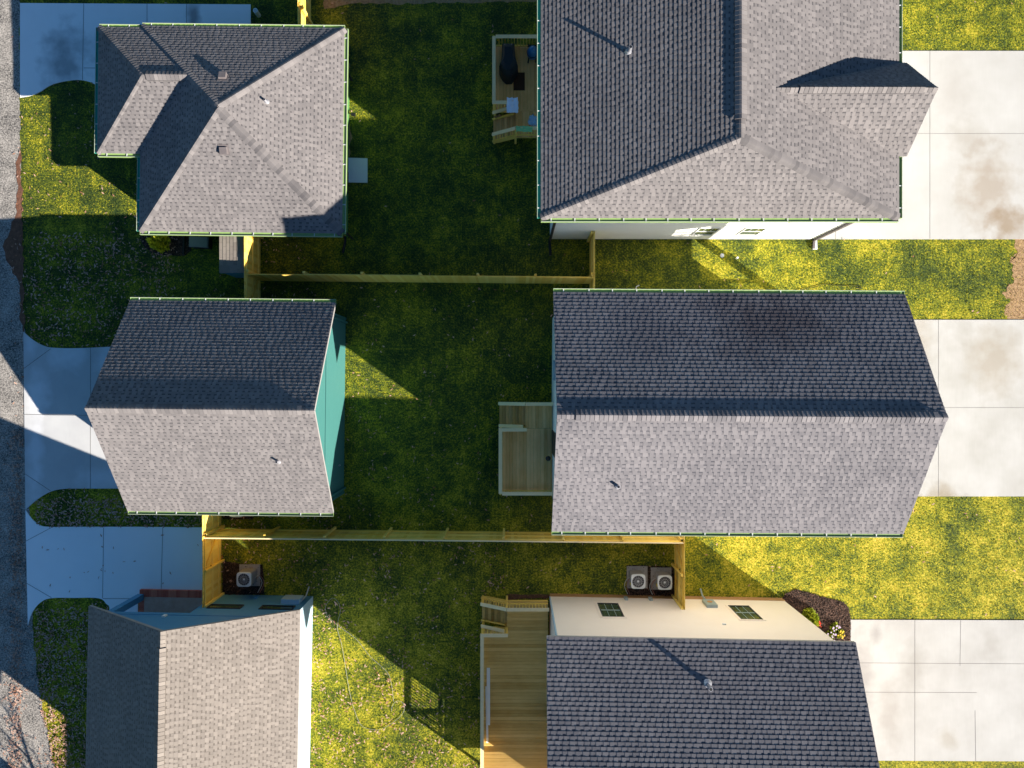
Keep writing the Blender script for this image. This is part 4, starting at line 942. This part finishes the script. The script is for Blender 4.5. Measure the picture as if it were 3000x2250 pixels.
for (px_, py_, cl, lab, sd_i, r_) in ((2446, 1838, 'petal_pale', 'pale pansy nearest the top of the flower cluster', 11, .17), (2433, 1862, 'petal_pale', 'pale flowering plant at the left of the flower cluster', 12, .20), (2460, 1856, 'petal_yellow', 'yellow flowering plant beside the concrete edge', 13, .18), (2438, 1884, 'petal_pale', 'pale flowering plant touching the dark roof edge', 14, .15)):
    q = P(px_, py_, .15); r = shrub('flowering_plant', lab, (q.x, q.y, 0), r_, r_, .22, 520, 'leafy', sd_i, .07); fl = MB(); rf = random.Random(sd_i)
    for k in range(11):
        a0 = rf.random() * 6.28; rr_ = r_ * math.sqrt(rf.random()); c = Vector((rr_ * math.cos(a0), rr_ * math.sin(a0), .25 + rf.random() * .04))
        for j in range(5):
            a = j * 1.2566; fl.face([c, c + Vector((.028 * math.cos(a - .5), .028 * math.sin(a - .5), .008)), c + Vector((.036 * math.cos(a), .036 * math.sin(a), .004)), c + Vector((.028 * math.cos(a + .5), .028 * math.sin(a + .5), .008))])
    fl.build('blossom', M[cl], r)

# ------------------------------------------------------------------ small objects
q = P(581, 708, .55); bn = thing('storage_bin', 'grey-lidded outdoor bin beside the mulch bed under the green house', 'bin', (q.x, q.y, 0), R(-3))
b = MB(); b.prism([(-.36, -.20), (.36, -.20), (.36, .20), (-.36, .20)], 0, .5); b.build('body', M['black'], bn)
b = MB(); b.hexa([(-.41, -.24, .5), (.41, -.24, .5), (.41, .22, .5), (-.41, .22, .5)], [(-.38, -.22, .56), (.38, -.22, .56), (.37, .2, .60), (-.37, .2, .60)]); b.build('lid', M['grey_lid'], bn)
q = P(540, 722, .05); b = MB(); b.tube(smooth([(0, .45, .06), (0, .1, .06), (-.02, -.35, .05)]), .055, 8); o = b.build('drain_pipe', M['black']); o.location = (q.x, q.y, .02); tag(o, 'black corrugated drain pipe between the mulch bed and the grey-lidded bin', 'drain pipe', 'black drain pipes on the lawns')
q = P(1019, 160, .05); b = MB(); b.tube(smooth([(.07, .36, .06), (.03, .1, .06), (-.05, -.40, .06)]), .055, 8); o = b.build('drain_pipe', M['black']); o.location = (q.x, q.y, .02); tag(o, 'black drain pipe lying along the east wall of the green house', 'drain pipe', 'black drain pipes on the lawns')
q = P(1008, 715, .05); b = MB(); b.tube(smooth([(.04, .45, .1), (.05, .1, .06), (-.05, -.38, .05)]), .055, 8); o = b.build('drain_pipe', M['black']); o.location = (q.x, q.y, .02); tag(o, 'black drain pipe at the corner of the green house nearest the upper fence', 'drain pipe', 'black drain pipes on the lawns')
q = P(1611, 728, .05); b = MB(); b.tube(smooth([(-.02, .38, .1), (.0, .1, .06), (.02, -.30, .05)]), .055, 8); o = b.build('drain_pipe', M['black']); o.location = (q.x, q.y, .02); tag(o, 'black drain pipe under the left corner of the white house', 'drain pipe', 'black drain pipes on the lawns')
q = P(2115, 749, 0); b = MB(); b.cyl((0, 0), .085, 0, .05, 18); b.cyl((0, 0), .05, .05, .07, 12); o = b.build('cleanout_cap', M['ac_top']); o.location = q; tag(o, 'round pale cap in the lawn below the white wall', 'drain cap')
q = P(2157, 757, 0); b = MB(); b.cyl((0, 0), .035, 0, .16, 10); b.cyl((0, 0), .045, .16, .19, 10); o = b.build('utility_stub', M['white']); o.location = q; tag(o, 'small white pipe stub in the sunny lawn right of the round cap', 'pipe')
q = P(740, 24, .4); b = MB(); b.cyl((0, 0), .09, 0, .42, 16, .10); o = b.build('white_pipe', M['white']); c = MB(); c.cyl((0, 0), .075, .42, .424, 14); c.build('pipe_cap', M['line'], o); o.location = (q.x + .12, q.y - .1, 0); tag(o, 'white upright pipe at the corner of the stained driveway', 'pipe')
q = P(2387, 716, 0); b = MB(); b.hexa([(-.1, -.22, 0), (.1, -.22, 0), (.07, .2, 0), (-.07, .2, 0)], [(-.1, -.22, .04), (.1, -.22, .04), (.07, .2, .07), (-.07, .2, .07)]); o = b.build('splash_block', M['conc_pad']); o.location = q; tag(o, 'small concrete splash block under the brown downspout', 'splash block')
q = P(1036, 337, .2); fl_ = thing('yard_light', 'small black floodlight standing in the lit patch beside the green wall', 'light', (q.x, q.y, 0)); b = MB(); b.cyl((0, 0), .02, 0, .2, 8); b.build('stake', M['black'], fl_); b = MB(); b.beam((-.08, .02, .25), (.08, -.02, .25), .12, .12); b.build('lamp_head', M['black'], fl_)
q = P(683, 693, .1); b = MB(); 
def px_tube(pts, r, m, name, label, cat, z=.03):
    w_ = smooth([tuple(P(a, b_)) [:2] + (z,) for a, b_ in pts], 6); c = w_[0]; mb = MB(); rr_ = random.Random(5)
    mb.tube([(x - c[0], y - c[1], zz_ + rr_.uniform(0, .015)) for x, y, zz_ in w_], r, 5); o = mb.build(name, M[m]); o.location = (c[0], c[1], 0); tag(o, label, cat); return o
Z = lambda a, b_: (900 + a / 3.254, 1740 + b_ / 3.254)
px_tube([Z(240, 270), Z(190, 200), Z(180, 110), Z(240, 38), (990, 1762), Z(320, 150), Z(297, 250), Z(292, 340), Z(330, 480), Z(365, 680), Z(400, 900), Z(450, 1100), Z(520, 1250), Z(640, 1290), Z(720, 1280), Z(820, 1220), Z(900, 1150), Z(930, 1080), Z(900, 1025), Z(850, 1020), Z(815, 1060), Z(805, 1115)], .008, 'hose', 'loose_cable', 'long thin pale cable looping over the leafy lawn', 'cable')
px_tube([Z(190, 210), Z(300, 300), Z(470, 430), Z(600, 590), Z(760, 740), Z(805, 860), Z(825, 1020)], .008, 'hose', 'loose_cable', 'shorter pale cable crossing the leafy lawn from its loop', 'cable')
px_tube([(2330, 855), (2350, 848), (2375, 843), (2395, 838), (2415, 833), (2440, 835), (2480, 838), (2515, 837), (2520, 845), (2505, 842)], .012, 'black', 'loose_cable', 'black cable on the sunny lawn just above the long roof', 'cable')
px_tube([(1858, 872), (1860, 850), (1862, 842), (1870, 838)], .022, 'white', 'bent_pipe', 'small white bent pipe rising behind the long roof', 'pipe', .25)

# bare tree beyond the lower-left corner: its branches dapple the street
tr = thing('bare_tree', 'leafless tree beyond the lower left corner of the picture', 'tree', (-16.6, -20.2, 0)); rt = random.Random(12); tk = MB(); lb = MB()
tk.tube([(0, 0, 0), (.05, .05, 1.5), (0, .1, 3.2)], lambda t: .22 * (1 - .4 * t), 8); tk.build('trunk', M['bark'], tr)
def branch(p, d, L, r, lv):
    q = p + d * L; lb.tube([p, p.lerp(q, .5) + Vector((rt.gauss(0, .05), rt.gauss(0, .05), 0)), q], lambda t: r * (1 - .45 * t), 5)
    if lv:
        for k in range(3): branch(q, (d + Vector((rt.gauss(0, .5), rt.gauss(0, .5), rt.gauss(.1, .3)))).normalized(), L * .72, r * .55, lv - 1)
for k in range(6): a = k * 1.05; branch(Vector((0, .1, 1.6 + .3 * k)), Vector((math.cos(a), math.sin(a) * .7, .5)).normalized(), 1.1, .08, 3)
lb.build('branches', M['bark'], tr)

# ------------------------------------------------------------------ grass and leaves
def poly_mask(x, y, poly):
    c = np.zeros(len(x), bool); j = len(poly) - 1
    for i in range(len(poly)):
        xi, yi = poly[i]; xj_, yj = poly[j]
        if yi != yj: c ^= ((yi > y) != (yj > y)) & (x < (xj_ - xi) * (y - yi) / (yj - yi) + xi)
        j = i
    return c
RECT = lambda a, b_, c, d: [(a, c), (b_, c), (b_, d), (a, d)]
houses = [RECT(-14.1, -7.0, 6.3, 13.5), RECT(-15.8, -14, 9.3, 13.5), RECT(-14.2, -7.2, -4.65, 2.8), RECT(1.6, 13.0, 6.15, 20), RECT(1.7, 13.2, -4.8, 2.8), RECT(1.55, 11.5, -17, -9.1), RECT(-16, -8.6, -17, -9.05)]
firm = slabs + [bed1, bed2, bed3, bed4, bed5] + [RECT(6.0 - .96, 6.4, -8.75, -7.75)] * 0
rng = np.random.default_rng(5)
def scatter(n, x0, x1, y0, y1, excl):
    x = rng.uniform(x0, x1, n); y = rng.uniform(y0, y1, n); keep = np.ones(n, bool)
    for p_ in excl: keep &= ~poly_mask(x, y, p_)
    return x[keep], y[keep]
def tri_mesh(name, co, faces, tint, m):
    me = bpy.data.meshes.new(name); nv = len(co); nf = len(faces); k = faces.shape[1]
    me.vertices.add(nv); me.vertices.foreach_set("co", co.astype(np.float32).ravel()); me.loops.add(nf * k); me.loops.foreach_set("vertex_index", faces.astype(np.int32).ravel())
    me.polygons.add(nf); me.polygons.foreach_set("loop_start", np.arange(0, nf * k, k, dtype=np.int32)); me.update(calc_edges=True)
    a = me.attributes.new("tint", 'FLOAT', 'FACE'); a.data.foreach_set("value", tint.astype(np.float32)); me.materials.append(m)
    o = bpy.data.objects.new(name, me); COL.objects.link(o); return o
gx_, gy_ = scatter(520000, -21.4, 22.4, -16.9, 16.9, houses + firm + [road_poly, verge])
n = len(gx_); hgt = rng.uniform(.018, .055, n); ang = rng.uniform(0, 6.283, n); wd = rng.uniform(.006, .013, n); ln = rng.uniform(0, .045, n); la = rng.uniform(0, 6.283, n)
co = np.zeros((n, 3, 3)); co[:, 0, 0] = gx_ - np.cos(ang) * wd; co[:, 0, 1] = gy_ - np.sin(ang) * wd; co[:, 1, 0] = gx_ + np.cos(ang) * wd; co[:, 1, 1] = gy_ + np.sin(ang) * wd
co[:, 2, 0] = gx_ + np.cos(la) * ln; co[:, 2, 1] = gy_ + np.sin(la) * ln; co[:, 2, 2] = hgt
o = tri_mesh('grass', co.reshape(-1, 3), np.arange(n * 3).reshape(-1, 3), rng.random(n), M['blade']); tag(o, 'short grass blades covering all the lawns', 'grass', kind='stuff')

def leaf_density(x, y):
    d = np.full(len(x), .012)
    west = x < -14; d[west & (y < 6.5)] = .62; d[west & (y > 6.5)] = .14; d[west & (y < -4.5)] = 1.0
    d[(x >= -14) & (x < -8.5) & (y < 6.4) & (y > 2.7)] = .22; d[(x >= -13) & (x < -7) & (y < -4.6)] = .7
    mid = (x >= -7.3) & (x < 2.2); d[mid & (y < 4.2) & (y > -6.2)] = (.05 + .20 * np.clip((2 - x) / 9, 0, 1) * np.clip((3 - y) / 6, 0, 1))[mid & (y < 4.2) & (y > -6.2)]
    low = (x >= -12.4) & (x < 7) & (y < -6.3); d[low] = np.where(x[low] < 0, .36, .14)
    lit = (x > -8.6) & (x < -1) & (y < -9) & (y < -9 - (x + 8.6) * .72); d[lit] = .75
    east = (x > 3.4) & (y < 6.2) & (y > 2.8); d[east] = .02; d[(x > 7) & (y < -4.8)] = .02
    return d
lx, ly = scatter(46000, -21.5, 22.4, -16.9, 16.9, houses + slabs + [RECT(-1.3, 1.6, -16.6, -9.0), RECT(-.85, 1.6, 10.2, 14.2), RECT(-.6, 1.7, -4.6, -.7)])
cl = .5 + .5 * np.sin(lx * 1.7 + 2 * np.sin(ly * 1.1)) * np.sin(ly * 2.3 + np.sin(lx)); keep = rng.random(len(lx)) < leaf_density(lx, ly) * (.25 + 1.5 * cl * cl); lx, ly = lx[keep], ly[keep]
ax, ay = scatter(2900, -20.4, -16.2, -17, -9.6, slabs + [road_poly]); bx, by = scatter(900, -20.4, -12.5, -6.2, -4.9, slabs); cx_, cy_ = scatter(800, -20.6, -14.5, 2.0, 6.4, slabs)
lx = np.concatenate([lx, ax, bx, cx_]); ly = np.concatenate([ly, ay, by, cy_])
ex2 = rng.uniform(0, 1, 900); rx_ = -21.0 - np.abs(rng.normal(0, .35, 900)); ry_ = rng.uniform(-16.9, -2, 900); onroad = rng.random(900) < .9
dxs = np.concatenate([rng.uniform(-20.3, -13, 26), rng.uniform(-20.5, -15, 8)]); dys = np.concatenate([rng.uniform(-8.9, -6.3, 26), rng.uniform(-16.5, -10, 8)])
lx = np.concatenate([lx, rx_, dxs]); ly = np.concatenate([ly, ry_, dys])
n = len(lx); a = rng.uniform(0, 6.283, n); L_ = rng.uniform(.035, .085, n); W_ = rng.uniform(.012, .032, n); zb_ = rng.uniform(.045, .075, n); cur = rng.uniform(-.02, .03, n)
c_, s_ = np.cos(a), np.sin(a); co = np.zeros((n, 6, 3))
for i, (u, v) in enumerate(((-1, 0), (-.1, 1), (1, .15), (1, -.15), (-.1, -1), (-1, -.05))):
    co[:, i, 0] = lx + c_ * u * L_ - s_ * v * W_; co[:, i, 1] = ly + s_ * u * L_ + c_ * v * W_; co[:, i, 2] = zb_ + cur * abs(v) + .4 * cur * u
o = tri_mesh('fallen_leaves', co.reshape(-1, 3), np.arange(n * 6).reshape(-1, 6), rng.random(n), M['leaf']); tag(o, 'dry brown leaves scattered over the lawns and road edge', 'leaves', kind='stuff')
